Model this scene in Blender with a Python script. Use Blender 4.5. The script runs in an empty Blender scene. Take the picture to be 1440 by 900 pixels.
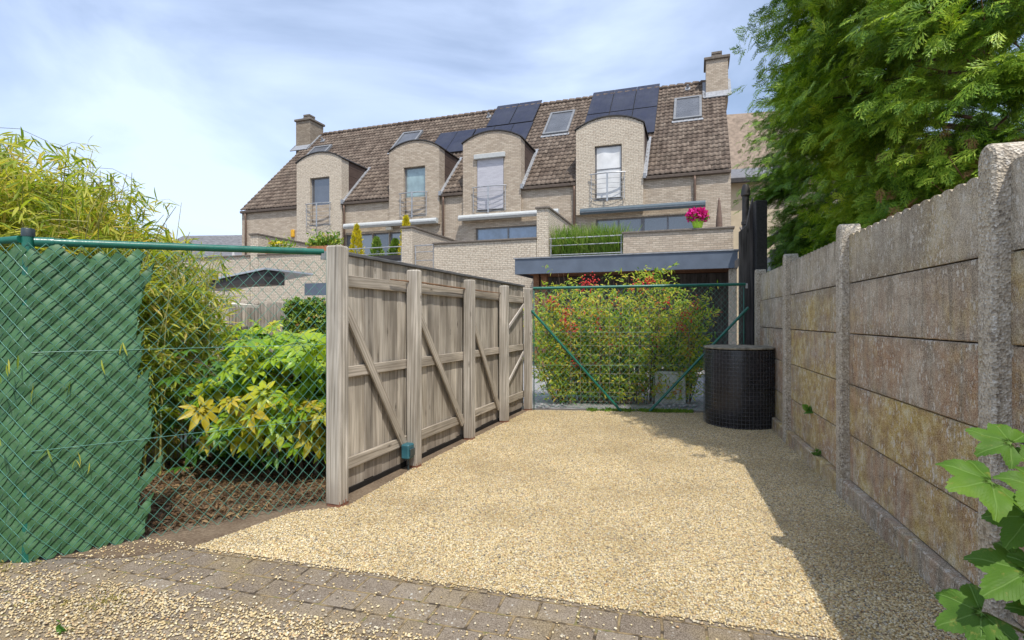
import bpy, math, random
import numpy as np
from mathutils import Vector, Matrix
random.seed(7)
RNG = np.random.default_rng(11)
PI = math.pi
S = bpy.context.scene
COL = S.collection

# ------------------------------------------------------------------ helpers
def link(name, me, parent=None, loc=None):
    o = bpy.data.objects.new(name, me)
    COL.objects.link(o)
    if parent: o.parent = parent
    if loc is not None: o.location = loc
    return o

def tag(o, label=None, cat=None, group=None, kind=None):
    if label: o['label'] = label
    if cat: o['category'] = cat
    if group: o['group'] = group
    if kind: o['kind'] = kind
    return o

def empty(name, loc=(0, 0, 0), rz=0.0, **k):
    o = link(name, None, None, loc)
    o.rotation_euler = (0, 0, rz)
    o.empty_display_size = .2
    return tag(o, **k)

def np_mesh(name, V, F, mat, parent=None, smooth=False, loc=None):
    """V (n,3) float, F (m,k) int with constant k."""
    V = np.asarray(V, np.float32); F = np.asarray(F, np.int32)
    me = bpy.data.meshes.new(name)
    me.vertices.add(len(V)); me.vertices.foreach_set('co', V.ravel())
    k = F.shape[1]
    me.loops.add(F.size); me.loops.foreach_set('vertex_index', F.ravel())
    me.polygons.add(len(F))
    me.polygons.foreach_set('loop_start', np.arange(0, F.size, k, dtype=np.int32))
    me.polygons.foreach_set('loop_total', np.full(len(F), k, np.int32))
    if smooth: me.polygons.foreach_set('use_smooth', np.ones(len(F), bool))
    me.update(calc_edges=True)
    me.materials.append(mat)
    return link(name, me, parent, loc)

def instance(TV, TF, P, M):
    """copies of a small template written out as one vertex and face list"""
    TV = np.asarray(TV, np.float32); TF = np.asarray(TF, np.int64)
    n = len(P)
    V = np.einsum('nij,kj->nki', M, TV) + P[:, None, :]
    F = TF[None] + (np.arange(n) * len(TV))[:, None, None]
    return V.reshape(-1, 3), F.reshape(-1, TF.shape[1])

def frames(d, up, scale, roll=None):
    """rotation matrices with x axis along d and z near up, times scale"""
    d = d / np.linalg.norm(d, axis=1, keepdims=True)
    y = np.cross(up, d); y /= np.linalg.norm(y, axis=1, keepdims=True) + 1e-9
    z = np.cross(d, y)
    if roll is not None:
        c, s = np.cos(roll)[:, None], np.sin(roll)[:, None]
        y, z = c * y + s * z, -s * y + c * z
    M = np.stack([d, y, z], axis=2)
    sc = np.asarray(scale)
    if sc.ndim == 1: sc = sc[:, None]
    return M * sc[:, None, :]

class MB:
    def __init__(s, off=(0, 0, 0)): s.v = []; s.f = []; s.off = off
    def add(s, vs, fs):
        b = len(s.v); s.v += [tuple(v) for v in vs]; s.f += [tuple(i + b for i in f) for f in fs]; return s
    def box(s, x0, x1, y0, y1, z0, z1):
        vs = [(x, y, z) for z in (z0, z1) for y in (y0, y1) for x in (x0, x1)]
        return s.add(vs, [(0, 2, 3, 1), (4, 5, 7, 6), (0, 1, 5, 4), (2, 6, 7, 3), (0, 4, 6, 2), (1, 3, 7, 5)])
    def cbox(s, x0, x1, y0, y1, z0, z1, c=.008):
        """box with chamfered edges"""
        X, Y, Z = (x0, x1), (y0, y1), (z0, z1); vs = []; idx = {}
        for i in (0, 1):
            for j in (0, 1):
                for k in (0, 1):
                    sx, sy, sz = (1, -1)[i], (1, -1)[j], (1, -1)[k]
                    for a in range(3):
                        p = [X[i] + sx * c, Y[j] + sy * c, Z[k] + sz * c]; p[a] = (X[i], Y[j], Z[k])[a]
                        idx[(i, j, k, a)] = len(vs); vs.append(p)
        fs = []
        def q(a, u, v):
            for e in (0, 1):
                def key(m, n):
                    t = [0, 0, 0]; t[a] = e; t[u] = m; t[v] = n; return idx[(*t, a)]
                f = [key(0, 0), key(1, 0), key(1, 1), key(0, 1)]
                fs.append(tuple(f if e else f[::-1]))
        q(0, 1, 2); q(1, 2, 0); q(2, 0, 1)
        for a, b, w in ((0, 1, 2), (1, 2, 0), (0, 2, 1)):
            for i in (0, 1):
                for j in (0, 1):
                    def key(k, ax):
                        t = [0, 0, 0]; t[a] = i; t[b] = j; t[w] = k; return idx[(*t, ax)]
                    fs.append((key(0, a), key(1, a), key(1, b), key(0, b)))
        for i in (0, 1):
            for j in (0, 1):
                for k in (0, 1): fs.append((idx[(i, j, k, 0)], idx[(i, j, k, 1)], idx[(i, j, k, 2)]))
        return s.add(vs, fs)
    def tube(s, pts, r, n=8, cap=True):
        pts = [Vector(p) for p in pts]; m = len(pts)
        rs = r if isinstance(r, (list, tuple)) else [r] * m
        vs = []; fs = []; ref = None
        for i, p in enumerate(pts):
            t = (pts[min(i + 1, m - 1)] - pts[max(i - 1, 0)]).normalized()
            if ref is None:
                ref = t.orthogonal().normalized()
            u = (ref - t * ref.dot(t)).normalized(); ref = u; w = t.cross(u)
            for k in range(n):
                a = 2 * PI * k / n
                vs.append(p + (u * math.cos(a) + w * math.sin(a)) * rs[i])
        for i in range(m - 1):
            for k in range(n):
                a, b = i * n + k, i * n + (k + 1) % n
                fs.append((a, b, b + n, a + n))
        if cap:
            fs.append(tuple(range(n))[::-1]); fs.append(tuple((m - 1) * n + k for k in range(n)))
        return s.add(vs, fs)
    def lathe(s, prof, c=(0, 0), n=24, capb=True, capt=True):
        vs = []; fs = []
        for r, z in prof:
            for k in range(n):
                a = 2 * PI * k / n; vs.append((c[0] + r * math.cos(a), c[1] + r * math.sin(a), z))
        for i in range(len(prof) - 1):
            for k in range(n):
                a, b = i * n + k, i * n + (k + 1) % n; fs.append((a, b, b + n, a + n))
        if capb: fs.append(tuple(range(n))[::-1])
        if capt: fs.append(tuple((len(prof) - 1) * n + k for k in range(n)))
        return s.add(vs, fs)
    def prism(s, poly, ax, a0, a1):
        """extrude a 2D polygon along axis ax (0:x 1:y 2:z)"""
        def P(p, a):
            return {0: (a, p[0], p[1]), 1: (p[0], a, p[1]), 2: (p[0], p[1], a)}[ax]
        n = len(poly)
        vs = [P(p, a0) for p in poly] + [P(p, a1) for p in poly]
        fs = [tuple(range(n))[::-1], tuple(range(n, 2 * n))]
        fs += [(i, (i + 1) % n, (i + 1) % n + n, i + n) for i in range(n)]
        return s.add(vs, fs)
    def build(s, name, mat, parent=None, smooth=False, loc=None, auto=None):
        me = bpy.data.meshes.new(name)
        o = s.off
        me.from_pydata([(v[0] + o[0], v[1] + o[1], v[2] + o[2]) for v in s.v], [], s.f)
        import bmesh
        bm = bmesh.new(); bm.from_mesh(me); bmesh.ops.recalc_face_normals(bm, faces=bm.faces); bm.to_mesh(me); bm.free()
        if smooth:
            me.polygons.foreach_set('use_smooth', [True] * len(me.polygons))
            if auto:
                me.set_sharp_from_angle(angle=math.radians(auto))
        me.materials.append(mat)
        return link(name, me, parent, loc)

# ------------------------------------------------------------------ materials
class NT:
    def __init__(s, name, rough=.8, spec=.3):
        s.m = bpy.data.materials.new(name); s.m.use_nodes = True
        s.t = s.m.node_tree; s.b = s.t.nodes['Principled BSDF']; s.out = s.t.nodes['Material Output']
        s.b.inputs['Roughness'].default_value = rough
        s.b.inputs['Specular IOR Level'].default_value = spec
        s.tc = None
    def n(s, typ, **kw):
        nd = s.t.nodes.new(typ)
        for k, v in kw.items():
            if k in nd.inputs: s.put(nd.inputs[k], v)
            else: setattr(nd, k, v)
        return nd
    def put(s, inp, v):
        if hasattr(v, 'is_output'): s.t.links.new(v, inp)
        else:
            if isinstance(v, tuple) and len(v) == 3 and inp.type == 'RGBA': v = (*v, 1)
            inp.default_value = v
    def obj(s):
        if not s.tc: s.tc = s.t.nodes.new('ShaderNodeTexCoord')
        return s.tc.outputs['Object']
    def pos(s): return s.n('ShaderNodeNewGeometry').outputs['Position']
    def isl(s): return s.n('ShaderNodeNewGeometry').outputs['Random Per Island']
    def orand(s): return s.n('ShaderNodeObjectInfo').outputs['Random']
    def scale(s, vec, sc, loc=(0, 0, 0)):
        return s.n('ShaderNodeMapping', Vector=vec, Scale=sc, Location=loc).outputs[0]
    def vmath(s, op, a, b):
        nd = s.n('ShaderNodeVectorMath', operation=op); s.put(nd.inputs[0], a); s.put(nd.inputs[1], b); return nd.outputs[0]
    def math(s, op, a, b=0.0, clamp=False):
        nd = s.n('ShaderNodeMath', operation=op, use_clamp=clamp); s.put(nd.inputs[0], a); s.put(nd.inputs[1], b); return nd.outputs[0]
    def sep(s, v): return s.n('ShaderNodeSeparateXYZ', Vector=v).outputs
    def comb(s, x, y, z): return s.n('ShaderNodeCombineXYZ', X=x, Y=y, Z=z).outputs[0]
    def noise(s, vec, scale, detail=4, rough=.55, color=False):
        nd = s.n('ShaderNodeTexNoise', Vector=vec, Scale=scale, Detail=detail, Roughness=rough)
        return nd.outputs['Color' if color else 'Fac']
    def vor(s, vec, scale, out='Distance', **k):
        return s.n('ShaderNodeTexVoronoi', Vector=vec, Scale=scale, **k).outputs[out]
    def ramp(s, fac, stops, interp='LINEAR'):
        nd = s.n('ShaderNodeValToRGB', Fac=fac); cr = nd.color_ramp; cr.interpolation = interp
        while len(cr.elements) < len(stops): cr.elements.new(.5)
        for e, (p, c) in zip(cr.elements, stops):
            e.position = p; e.color = (*c, 1) if isinstance(c, tuple) else (c, c, c, 1)
        return nd.outputs[0]
    def mix(s, fac, a, b, blend='MIX'):
        nd = s.n('ShaderNodeMix', data_type='RGBA', blend_type=blend)
        s.put(nd.inputs[0], fac); s.put(nd.inputs[6], a); s.put(nd.inputs[7], b); return nd.outputs[2]
    def bump(s, h, strength=.5, dist=.01, normal=None):
        nd = s.n('ShaderNodeBump', Height=h, Strength=strength, Distance=dist)
        if normal is not None: s.put(nd.inputs['Normal'], normal)
        return nd.outputs[0]
    def done(s, color=None, rough=None, normal=None, metal=None):
        if color is not None: s.put(s.b.inputs['Base Color'], color)
        if rough is not None: s.put(s.b.inputs['Roughness'], rough)
        if normal is not None: s.put(s.b.inputs['Normal'], normal)
        if metal is not None: s.put(s.b.inputs['Metallic'], metal)
        return s.m

def m_veined(name, stops, lobes, spread, trans=.3):
    """lobed leaf: pale ribs run from the stalk into each lobe (attribute 'blade' holds the position within the blade)"""
    k = NT(name, .55, .25)
    at = k.n('ShaderNodeAttribute', attribute_name='blade').outputs['Vector']; q = k.sep(at)
    ang = k.math('ARCTAN2', q[1], q[0]); r = k.n('ShaderNodeVectorMath', operation='LENGTH'); k.put(r.inputs[0], at)
    rr = r.outputs['Value']
    u = k.math('MULTIPLY', k.math('ADD', ang, spread), lobes / (2 * spread))
    fr = k.n('ShaderNodeMath', operation='FRACT'); k.put(fr.inputs[0], u)
    off = k.math('ABSOLUTE', k.math('SUBTRACT', fr.outputs[0], .5))
    across = k.math('MULTIPLY', off, rr)
    rib = k.ramp(across, [(.0, .8), (.010, .5), (.02, 0.0)])
    side = k.n('ShaderNodeMath', operation='FRACT'); k.put(side.inputs[0], k.math('SUBTRACT', k.math('MULTIPLY', rr, 8.0), k.math('MULTIPLY', off, 9.0)))
    rib2 = k.math('MULTIPLY', k.ramp(side.outputs[0], [(0, .4), (.08, 0.0), (.92, 0.0), (1, .4)]), .55)
    n = k.noise(k.obj(), 9, 5)
    f = k.math('ADD', k.math('MULTIPLY', k.noise(k.obj(), 2.5, 2), .7), k.math('MULTIPLY', n, .3))
    c = k.ramp(f, stops)
    c = k.mix(k.ramp(k.noise(k.obj(), 34, 4, .7), [(.60, 0.0), (.68, .7)]), c, (.24, .24, .05))
    c = k.mix(k.math('MAXIMUM', rib, rib2), c, (.21, .35, .09))
    k.put(k.b.inputs['Base Color'], c)
    k.put(k.b.inputs['Normal'], k.bump(k.math('SUBTRACT', k.math('MULTIPLY', n, .5), k.math('MAXIMUM', rib, rib2)), .5, .006))
    tr = k.n('ShaderNodeBsdfTranslucent', Color=k.mix(1.0, c, (1.2, 1.3, .6), 'MULTIPLY'))
    mx = k.n('ShaderNodeMixShader'); mx.inputs[0].default_value = trans
    k.t.links.new(k.b.outputs[0], mx.inputs[1]); k.t.links.new(tr.outputs[0], mx.inputs[2]); k.t.links.new(mx.outputs[0], k.out.inputs[0])
    return k.m

def m_plain(name, col, rough=.6, spec=.4, metal=0.0, var=.25, nscale=9.0, bump=.15):
    k = NT(name, rough, spec); v = k.obj()
    n = k.noise(v, nscale, 5); n2 = k.noise(v, nscale * 9, 3)
    a = tuple(c * (1 - var) for c in col); b = tuple(min(1, c * (1 + var)) for c in col)
    c = k.ramp(n, [(.3, a), (.7, b)])
    r = k.ramp(n2, [(.3, max(0, rough - .12)), (.7, min(1, rough + .12))])
    return k.done(c, r, k.bump(n2, bump, .004), metal)

def m_leaf(name, stops, trans=.35, rough=.45, spec=.4, nscale=2.2, isl=.6):
    k = NT(name, rough, spec); v = k.obj()
    n = k.noise(v, nscale, 3)
    f = k.math('ADD', k.math('MULTIPLY', k.isl(), isl), k.math('MULTIPLY', k.math('SUBTRACT', n, .5 * isl), 1.0))
    c = k.ramp(f, stops)
    k.put(k.b.inputs['Base Color'], c)
    tr = k.n('ShaderNodeBsdfTranslucent', Color=k.mix(1.0, c, (1.25, 1.3, .6), 'MULTIPLY'))
    mx = k.n('ShaderNodeMixShader'); mx.inputs[0].default_value = trans
    k.t.links.new(k.b.outputs[0], mx.inputs[1]); k.t.links.new(tr.outputs[0], mx.inputs[2])
    k.t.links.new(mx.outputs[0], k.out.inputs[0])
    return k.m

STONE_STOPS = [(0, (.39, .265, .10)), (.16, (.57, .42, .18)), (.32, (.69, .545, .275)), (.46, (.82, .70, .42)), (.58, (.51, .345, .14)),
               (.68, (.45, .38, .26)), (.77, (.86, .79, .60)), (.86, (.13, .115, .095)), (.93, (.27, .245, .205)), (1, (.62, .34, .12))]
def m_gravel():
    k = NT('gravel_bed', .9, .2); v = k.pos()
    vn = k.n('ShaderNodeTexVoronoi', Vector=v, Scale=85.0)
    cr = k.sep(vn.outputs['Color'])[0]
    c = k.ramp(cr, STONE_STOPS)
    edge = k.ramp(vn.outputs['Distance'], [(.35, 1.0), (.75, .45)])
    c = k.mix(1.0, c, edge, 'MULTIPLY')
    big = k.noise(v, 1.3, 4)
    c = k.mix(k.ramp(big, [(.45, .0), (.75, .3)]), c, (.36, .29, .19))
    h = k.math('SUBTRACT', 1.0, vn.outputs['Distance'])
    return k.done(c, None, k.bump(h, .9, .01))

def m_stone():
    k = NT('pebble', .75, .35)
    c = k.ramp(k.isl(), STONE_STOPS)
    c = k.mix(.35, c, k.ramp(k.noise(k.pos(), 300, 2), [(.3, (.35, .27, .16)), (.7, (.75, .65, .45))]))
    c = k.mix(1.0, c, k.ramp(k.noise(k.pos(), 1.1, 6, .62), [(.36, (.80, .77, .73)), (.5, (.98, .97, .96)), (.64, (1.10, 1.10, 1.10))]), 'MULTIPLY')
    return k.done(c)

def m_pavers(rz):
    k = NT('paver', .95, .1)
    v = k.n('ShaderNodeMapping', Vector=k.pos(), Rotation=(0, 0, -rz)).outputs[0]
    v = k.vmath('ADD', v, k.vmath('MULTIPLY', k.vmath('SUBTRACT', k.noise(k.pos(), 4, 2, color=True), (.5, .5, .5)), (.02, .02, 0)))
    br = k.n('ShaderNodeTexBrick', Vector=v, offset=.5, Color1=(.0, 0, 0), Color2=(1, 1, 1), Mortar=(.5, .5, .5), Scale=1.0)
    br.inputs['Mortar Size'].default_value = .008; br.inputs['Mortar Smooth'].default_value = .3
    br.inputs['Brick Width'].default_value = .195; br.inputs['Row Height'].default_value = .165
    tone = k.sep(br.outputs['Color'])[0]
    n = k.noise(v, 9, 6); fine = k.noise(v, 170, 3)
    c = k.ramp(k.math('ADD', k.math('MULTIPLY', tone, .45), k.math('MULTIPLY', n, .55)), [(.25, (.13, .095, .065)), (.5, (.20, .155, .11)), (.75, (.29, .235, .17))])
    c = k.mix(.5, c, k.ramp(fine, [(.36, (.06, .05, .04)), (.64, (.40, .34, .27))]))
    lic = k.vor(v, 30, 'Distance')
    wob = k.math('ADD', lic, k.math('MULTIPLY', k.noise(v, 60, 3), .25))
    patch = k.noise(v, 3.5, 2)
    lm = k.math('MULTIPLY', k.ramp(wob, [(.26, 1.0), (.33, 0.0)]), k.ramp(patch, [(.48, 0.0), (.56, 1.0)]))
    c = k.mix(lm, c, (.52, .50, .44))
    dirt = k.ramp(k.noise(v, 2.3, 5), [(.46, 0.0), (.62, .8)])
    c = k.mix(dirt, c, k.ramp(fine, [(.36, (.13, .10, .06)), (.64, (.36, .28, .17))]))
    mort = k.ramp(k.noise(v, 14, 3), [(.38, (.07, .055, .04)), (.55, (.30, .22, .12)), (.7, (.13, .14, .05))])
    c = k.mix(br.outputs['Fac'], c, mort)
    h = k.math('SUBTRACT', k.math('MULTIPLY', fine, .3), k.math('MULTIPLY', br.outputs['Fac'], 1.0))
    return k.done(c, None, k.bump(h, .8, .008))

def m_soil(name='soil', a=(.11, .075, .05), b=(.25, .19, .13)):
    k = NT(name, .95, .15); v = k.pos()
    n = k.noise(v, 3, 6); f = k.noise(v, 60, 4)
    c = k.ramp(k.math('ADD', k.math('MULTIPLY', n, .5), k.math('MULTIPLY', f, .5)), [(.35, a), (.65, b)])
    return k.done(c, None, k.bump(f, .9, .02))

def m_wood(name, axis, light=(.585, .53, .45), dark=(.225, .19, .148), red=.0):
    """weathered timber; grain runs along axis of the object's own frame"""
    k = NT(name, .9, .2); v = k.obj()
    isl = k.isl()
    sh = k.comb(k.math('MULTIPLY', isl, 7.3), k.math('MULTIPLY', isl, 3.1), k.math('MULTIPLY', isl, 11.7))
    v2 = k.vmath('ADD', v, sh)
    sc = [26, 26, 26]; sc[axis] = 1.1
    g = k.noise(k.scale(v2, tuple(sc)), 1.0, 6, .65)
    sc2 = [110, 110, 110]; sc2[axis] = 2.0
    g2 = k.noise(k.scale(v2, tuple(sc2)), 1.0, 3)
    sc3 = [5, 5, 5]; sc3[axis] = 1.6
    kn = k.noise(k.scale(v2, tuple(sc3)), 1.0, 3)
    ring = k.n('ShaderNodeTexWave', Vector=k.scale(v2, tuple([9 if i != axis else .7 for i in range(3)])), wave_type='RINGS', Scale=1.3, Distortion=7.0, Detail=2.0)
    f = k.math('ADD', k.math('MULTIPLY', g, .55), k.math('MULTIPLY', g2, .35))
    f = k.math('ADD', f, k.math('MULTIPLY', ring.outputs['Fac'], .10))
    c = k.ramp(f, [(.33, dark), (.48, tuple((a + b) / 2 for a, b in zip(light, dark))), (.61, light)])
    c = k.mix(k.ramp(kn, [(.35, .45), (.6, 0.0)]), c, tuple(x * .55 for x in dark), 'MIX')
    ks = [7, 7, 7]; ks[axis] = 2.6
    kd = k.math('ADD', k.vor(k.scale(v2, tuple(ks)), 1.0), k.math('MULTIPLY', g2, .05))
    c = k.mix(k.ramp(kd, [(.05, .95), (.09, .55), (.10, .0), (.115, .5), (.15, 0.0)]), c, tuple(x * .42 for x in dark))
    cs = [60, 60, 60]; cs[axis] = .9
    ck = k.noise(k.scale(v2, tuple(cs)), 1.0, 2)
    c = k.mix(k.ramp(ck, [(.30, .8), (.36, 0.0)]), c, tuple(x * .35 for x in dark))
    c = k.mix(1.0, c, k.ramp(isl, [(0, (.70, .69, .68)), (.5, (1.0, .985, .96)), (1, (1.25, 1.24, 1.21))]), 'MULTIPLY')
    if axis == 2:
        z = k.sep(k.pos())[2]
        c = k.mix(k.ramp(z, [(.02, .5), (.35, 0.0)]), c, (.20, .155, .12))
    return k.done(c, None, k.bump(f, .55, .006))

def m_concrete(name, kind='panel'):
    k = NT(name, .95, .15); v = k.pos(); ob = k.orand()
    vs = k.vmath('ADD', v, k.comb(k.math('MULTIPLY', ob, 17.0), k.math('MULTIPLY', ob, 9.0), 0.0))
    z = k.sep(v)[2]; zo = k.sep(k.obj())[2]
    big = k.noise(vs, 2.0, 6, .65); mid = k.noise(vs, 10, 6, .65); fine = k.noise(vs, 150, 3)
    vd = k.vmath('ADD', vs, k.vmath('MULTIPLY', k.noise(vs, 5, 4, color=True), (.10, .10, .10)))
    streak = k.noise(k.scale(vd, (10, 10, 1.5)), 1.0, 8, .70)
    c = k.ramp(k.math('ADD', k.math('MULTIPLY', big, .5), k.math('MULTIPLY', mid, .5)),
               [(.34, (.31, .26, .195)), (.5, (.57, .50, .40)), (.64, (.76, .69, .57))])
    if kind == 'panel':
        zz = k.math('MULTIPLY', z, .45)
        redz = k.ramp(zz, [(.05, .45), (.2, 1.0), (.56, 1.0), (.615, .42), (.79, .30), (.83, .04)])
        rm = k.math('MULTIPLY', redz, k.ramp(k.noise(k.scale(vd, (2.2, 2.2, 1.5)), 1.0, 8, .72), [(.40, .0), (.56, 1.0)]))
        c = k.mix(rm, c, k.ramp(mid, [(.34, (.20, .08, .035)), (.5, (.40, .19, .085)), (.64, (.55, .34, .18))]))
        oc = k.math('MULTIPLY', k.ramp(k.noise(k.scale(vd, (1.7, 1.7, 1.5), (3, 1, 4)), 1.0, 8, .74), [(.50, 0.0), (.62, 1.0)]), k.ramp(zz, [(.05, .8), (.72, .6), (.8, .2)]))
        c = k.mix(oc, c, k.ramp(mid, [(.34, (.33, .19, .03)), (.5, (.60, .41, .07)), (.64, (.80, .65, .25))]))
        # water stain under every joint
        fr = k.n('ShaderNodeMath', operation='FRACT'); k.put(fr.inputs[0], k.math('DIVIDE', k.math('SUBTRACT', zo, .125), .4))
        js = k.math('MULTIPLY', k.ramp(fr.outputs[0], [(0, 1.0), (.10, .25), (.3, 0.0), (.80, 0.0), (1, .9)]), k.ramp(k.noise(vd, 2.6, 5, .7), [(.40, 0.0), (.58, .85)]))
        c = k.mix(js, c, (.095, .078, .062))
    else:
        oc = k.ramp(k.noise(k.scale(vd, (2.2, 2.2, 1.4), (8, 3, 1)), 1.0, 6, .7), [(.52, 0.0), (.66, .65)])
        c = k.mix(oc, c, (.42, .30, .10))
    c = k.mix(k.ramp(streak, [(.32, .85), (.47, 0.0)]), c, (.125, .10, .078))
    c = k.mix(k.ramp(streak, [(.56, 0.0), (.68, .45)]), c, (.58, .48, .34))
    pm = k.ramp(k.noise(vs, 5.5, 4, .6), [(.42, 0.0), (.56, 1.0)])
    if kind == 'panel':
        dr = k.noise(k.scale(vs, (17, 17, 1.1)), 1.0, 6, .62)
        pr = k.ramp(ob, [(.0, .25), (.5, .7), (1, 1.0)])
        c = k.mix(k.math('MULTIPLY', k.math('MULTIPLY', k.ramp(dr, [(.48, 0.0), (.60, .9)]), k.ramp(zz, [(.3, 1.0), (.6, .8), (.78, .15), (.9, .0)])), pr), c, k.ramp(mid, [(.36, (.25, .085, .03)), (.64, (.54, .26, .125))]))
        c = k.mix(k.math('MULTIPLY', k.ramp(dr, [(.36, .75), (.46, 0.0)]), .9), c, (.15, .12, .09))
        orange = k.math('MULTIPLY', k.ramp(k.noise(vd, 1.8, 6, .7), [(.42, 0.0), (.60, .95)]), k.ramp(ob, [(.55, 0.0), (.62, 1.0)]))
        c = k.mix(k.math('MULTIPLY', orange, k.ramp(zz, [(.7, 1.0), (.8, .35)])), c, k.ramp(mid, [(.36, (.34, .19, .02)), (.5, (.62, .43, .07)), (.64, (.82, .74, .45))]))
        gz = k.math('MULTIPLY', k.ramp(k.noise(vs, 1.5, 5, .6), [(.48, 0.0), (.62, .75)]), k.ramp(zz, [(.58, .1), (.62, 1.0), (.9, .7)]))
        c = k.mix(gz, c, k.ramp(mid, [(.36, (.12, .105, .09)), (.64, (.30, .265, .22))]))
    for sc, th in ((24, .33), (52, .35)):
        sp = k.vor(k.scale(vs, (1, 1, .5)), sc, 'Distance')
        sw = k.math('ADD', sp, k.math('MULTIPLY', k.noise(vs, 70, 2), .22))
        lm = k.math('MULTIPLY', k.ramp(sw, [(th, 1.0), (th + .06, 0.0)]), pm)
        c = k.mix(k.math('MULTIPLY', lm, .92), c, (.80, .76, .68))
    if kind == 'post':
        ag = k.n('ShaderNodeTexVoronoi', Vector=vs, Scale=95.0)
        c = k.mix(.55, c, k.ramp(k.sep(ag.outputs['Color'])[0], [(0, (.10, .08, .06)), (.4, (.38, .325, .25)), (.8, (.56, .49, .38)), (1, (.74, .68, .57))]))
        return k.done(c, None, k.bump(k.math('ADD', ag.outputs['Distance'], mid), .9, .008))
    dk = k.math('ADD', k.vor(k.scale(vs, (1, 1, .8)), 75, 'Distance'), k.math('MULTIPLY', mid, .3))
    c = k.mix(k.math('MULTIPLY', k.ramp(dk, [(.30, .85), (.40, 0.0)]), k.ramp(k.noise(vs, 3.5, 4, .6), [(.38, .15), (.6, 1.0)])), c, (.085, .068, .05))
    c = k.mix(.45, c, k.ramp(fine, [(.38, (.07, .056, .04)), (.62, (.70, .60, .45))]))
    return k.done(c, None, k.bump(k.math('ADD', k.math('MULTIPLY', fine, .7), mid), 1.0, .008))

def m_brick(name, light=1.0, tint=(1, 1, 1), rough_patch=.0):
    k = NT(name, .92, .2); v = k.obj()
    s = k.sep(v)
    w = k.comb(k.math('ADD', s[0], s[1]), s[2], 0.0)
    w = k.vmath('ADD', w, k.vmath('MULTIPLY', k.vmath('SUBTRACT', k.noise(v, 9, 2, color=True), (.5, .5, .5)), (.012, .012, 0)))
    br = k.n('ShaderNodeTexBrick', Vector=w, offset=.5, Color1=(0, 0, 0), Color2=(1, 1, 1), Mortar=(.5, .5, .5), Scale=1.0)
    br.inputs['Mortar Size'].default_value = .007; br.inputs['Mortar Smooth'].default_value = .2
    br.inputs['Brick Width'].default_value = .21; br.inputs['Row Height'].default_value = .068
    br.inputs['Bias'].default_value = 0
    tone = k.sep(br.outputs['Color'])[0]
    n = k.noise(v, 1.5, 5); f = k.noise(v, 28, 4)
    fac = k.math('ADD', k.math('ADD', k.math('MULTIPLY', tone, .34), .08), k.math('MULTIPLY', f, .5))
    def T(c): return tuple(x * light * t for x, t in zip(c, tint))
    c = k.ramp(fac, [(.12, T((.26, .205, .155))), (.4, T((.42, .345, .265))), (.62, T((.52, .44, .345))), (.88, T((.60, .53, .43)))])
    c = k.mix(k.ramp(n, [(.4, 0.0), (.7, .35)]), c, T((.33, .28, .225)))
    if rough_patch:
        rp = k.noise(w, 13, 5, .75)
        c = k.mix(k.math('MULTIPLY', k.ramp(rp, [(.44, 0.0), (.56, 1.0)]), rough_patch), c, T((.60, .54, .44)))
        c = k.mix(k.math('MULTIPLY', k.ramp(k.noise(w, 19, 5, .8), [(.36, 1.0), (.46, 0.0)]), rough_patch * .8), c, T((.20, .165, .13)))
    c = k.mix(br.outputs['Fac'], c, T((.30, .26, .21)))
    h = k.math('SUBTRACT', k.math('MULTIPLY', f, .5), br.outputs['Fac'])
    return k.done(c, None, k.bump(h, .8, .012))

def m_tile():
    k = NT('roof_tile_clay', .85, .2); v = k.obj()
    s = k.sep(v)
    # one random tone per tile: 0.3 m columns, 0.24 m courses in plan
    cell = k.comb(k.math('FLOOR', k.math('DIVIDE', s[0], .21)), k.math('FLOOR', k.math('DIVIDE', k.math('ADD', s[1], .09), .245)), 0.0)
    wn = k.n('ShaderNodeTexWhiteNoise', Vector=cell)
    f = k.math('ADD', k.math('MULTIPLY', wn.outputs['Value'], .45), k.math('MULTIPLY', k.noise(v, 7, 5), .55))
    c = k.ramp(f, [(.25, (.085, .062, .047)), (.5, (.145, .108, .083)), (.75, (.225, .175, .135))])
    l = k.math('MULTIPLY', k.ramp(k.noise(v, 26, 4, .7), [(.52, 0.0), (.62, 1.0)]), k.ramp(k.noise(v, 1.1, 3), [(.42, .08), (.62, .5)]))
    c = k.mix(l, c, (.36, .32, .25))
    return k.done(c, None, k.bump(k.noise(v, 60, 3), .3, .004))

def m_glass(name, col=(.02, .025, .03), tint=.35, curtain=0.0):
    k = NT(name, .06, .8); v = k.obj()
    s = k.sep(v)
    n = k.noise(v, 1.6, 3)
    c = k.ramp(n, [(.35, tuple(x * .7 for x in col)), (.65, tuple(x * 1.4 for x in col))])
    if curtain:
        wv = k.n('ShaderNodeTexWave', Vector=v, Scale=7.0, Distortion=2.0, Detail=2.0, bands_direction='X')
        c = k.mix(curtain, c, k.ramp(wv.outputs['Fac'], [(0, (.16, .165, .18)), (1, (.42, .43, .46))]))
    k.b.inputs['Coat Weight'].default_value = 1.0
    k.b.inputs['Coat Roughness'].default_value = .02
    k.b.inputs['Coat IOR'].default_value = 1.9
    return k.done(c, .08, k.bump(k.noise(v, 2.5, 2), .04, .02))

def m_solar():
    k = NT('solar_cell', .35, .35); v = k.obj(); s = k.sep(v)
    br = k.n('ShaderNodeTexBrick', Vector=k.comb(s[0], k.math('MULTIPLY', s[1], 1.414), 0.0), offset=0.0, Color1=(.012, .014, .03), Color2=(.018, .02, .042), Mortar=(.03, .033, .05), Scale=1.0)
    br.inputs['Brick Width'].default_value = .17; br.inputs['Row Height'].default_value = .17; br.inputs['Mortar Size'].default_value = .004
    c = k.mix(k.ramp(k.noise(v, 1.2, 4), [(.4, 0.0), (.8, .12)]), br.outputs['Color'], (.2, .2, .2))
    return k.done(c, .4)

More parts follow.
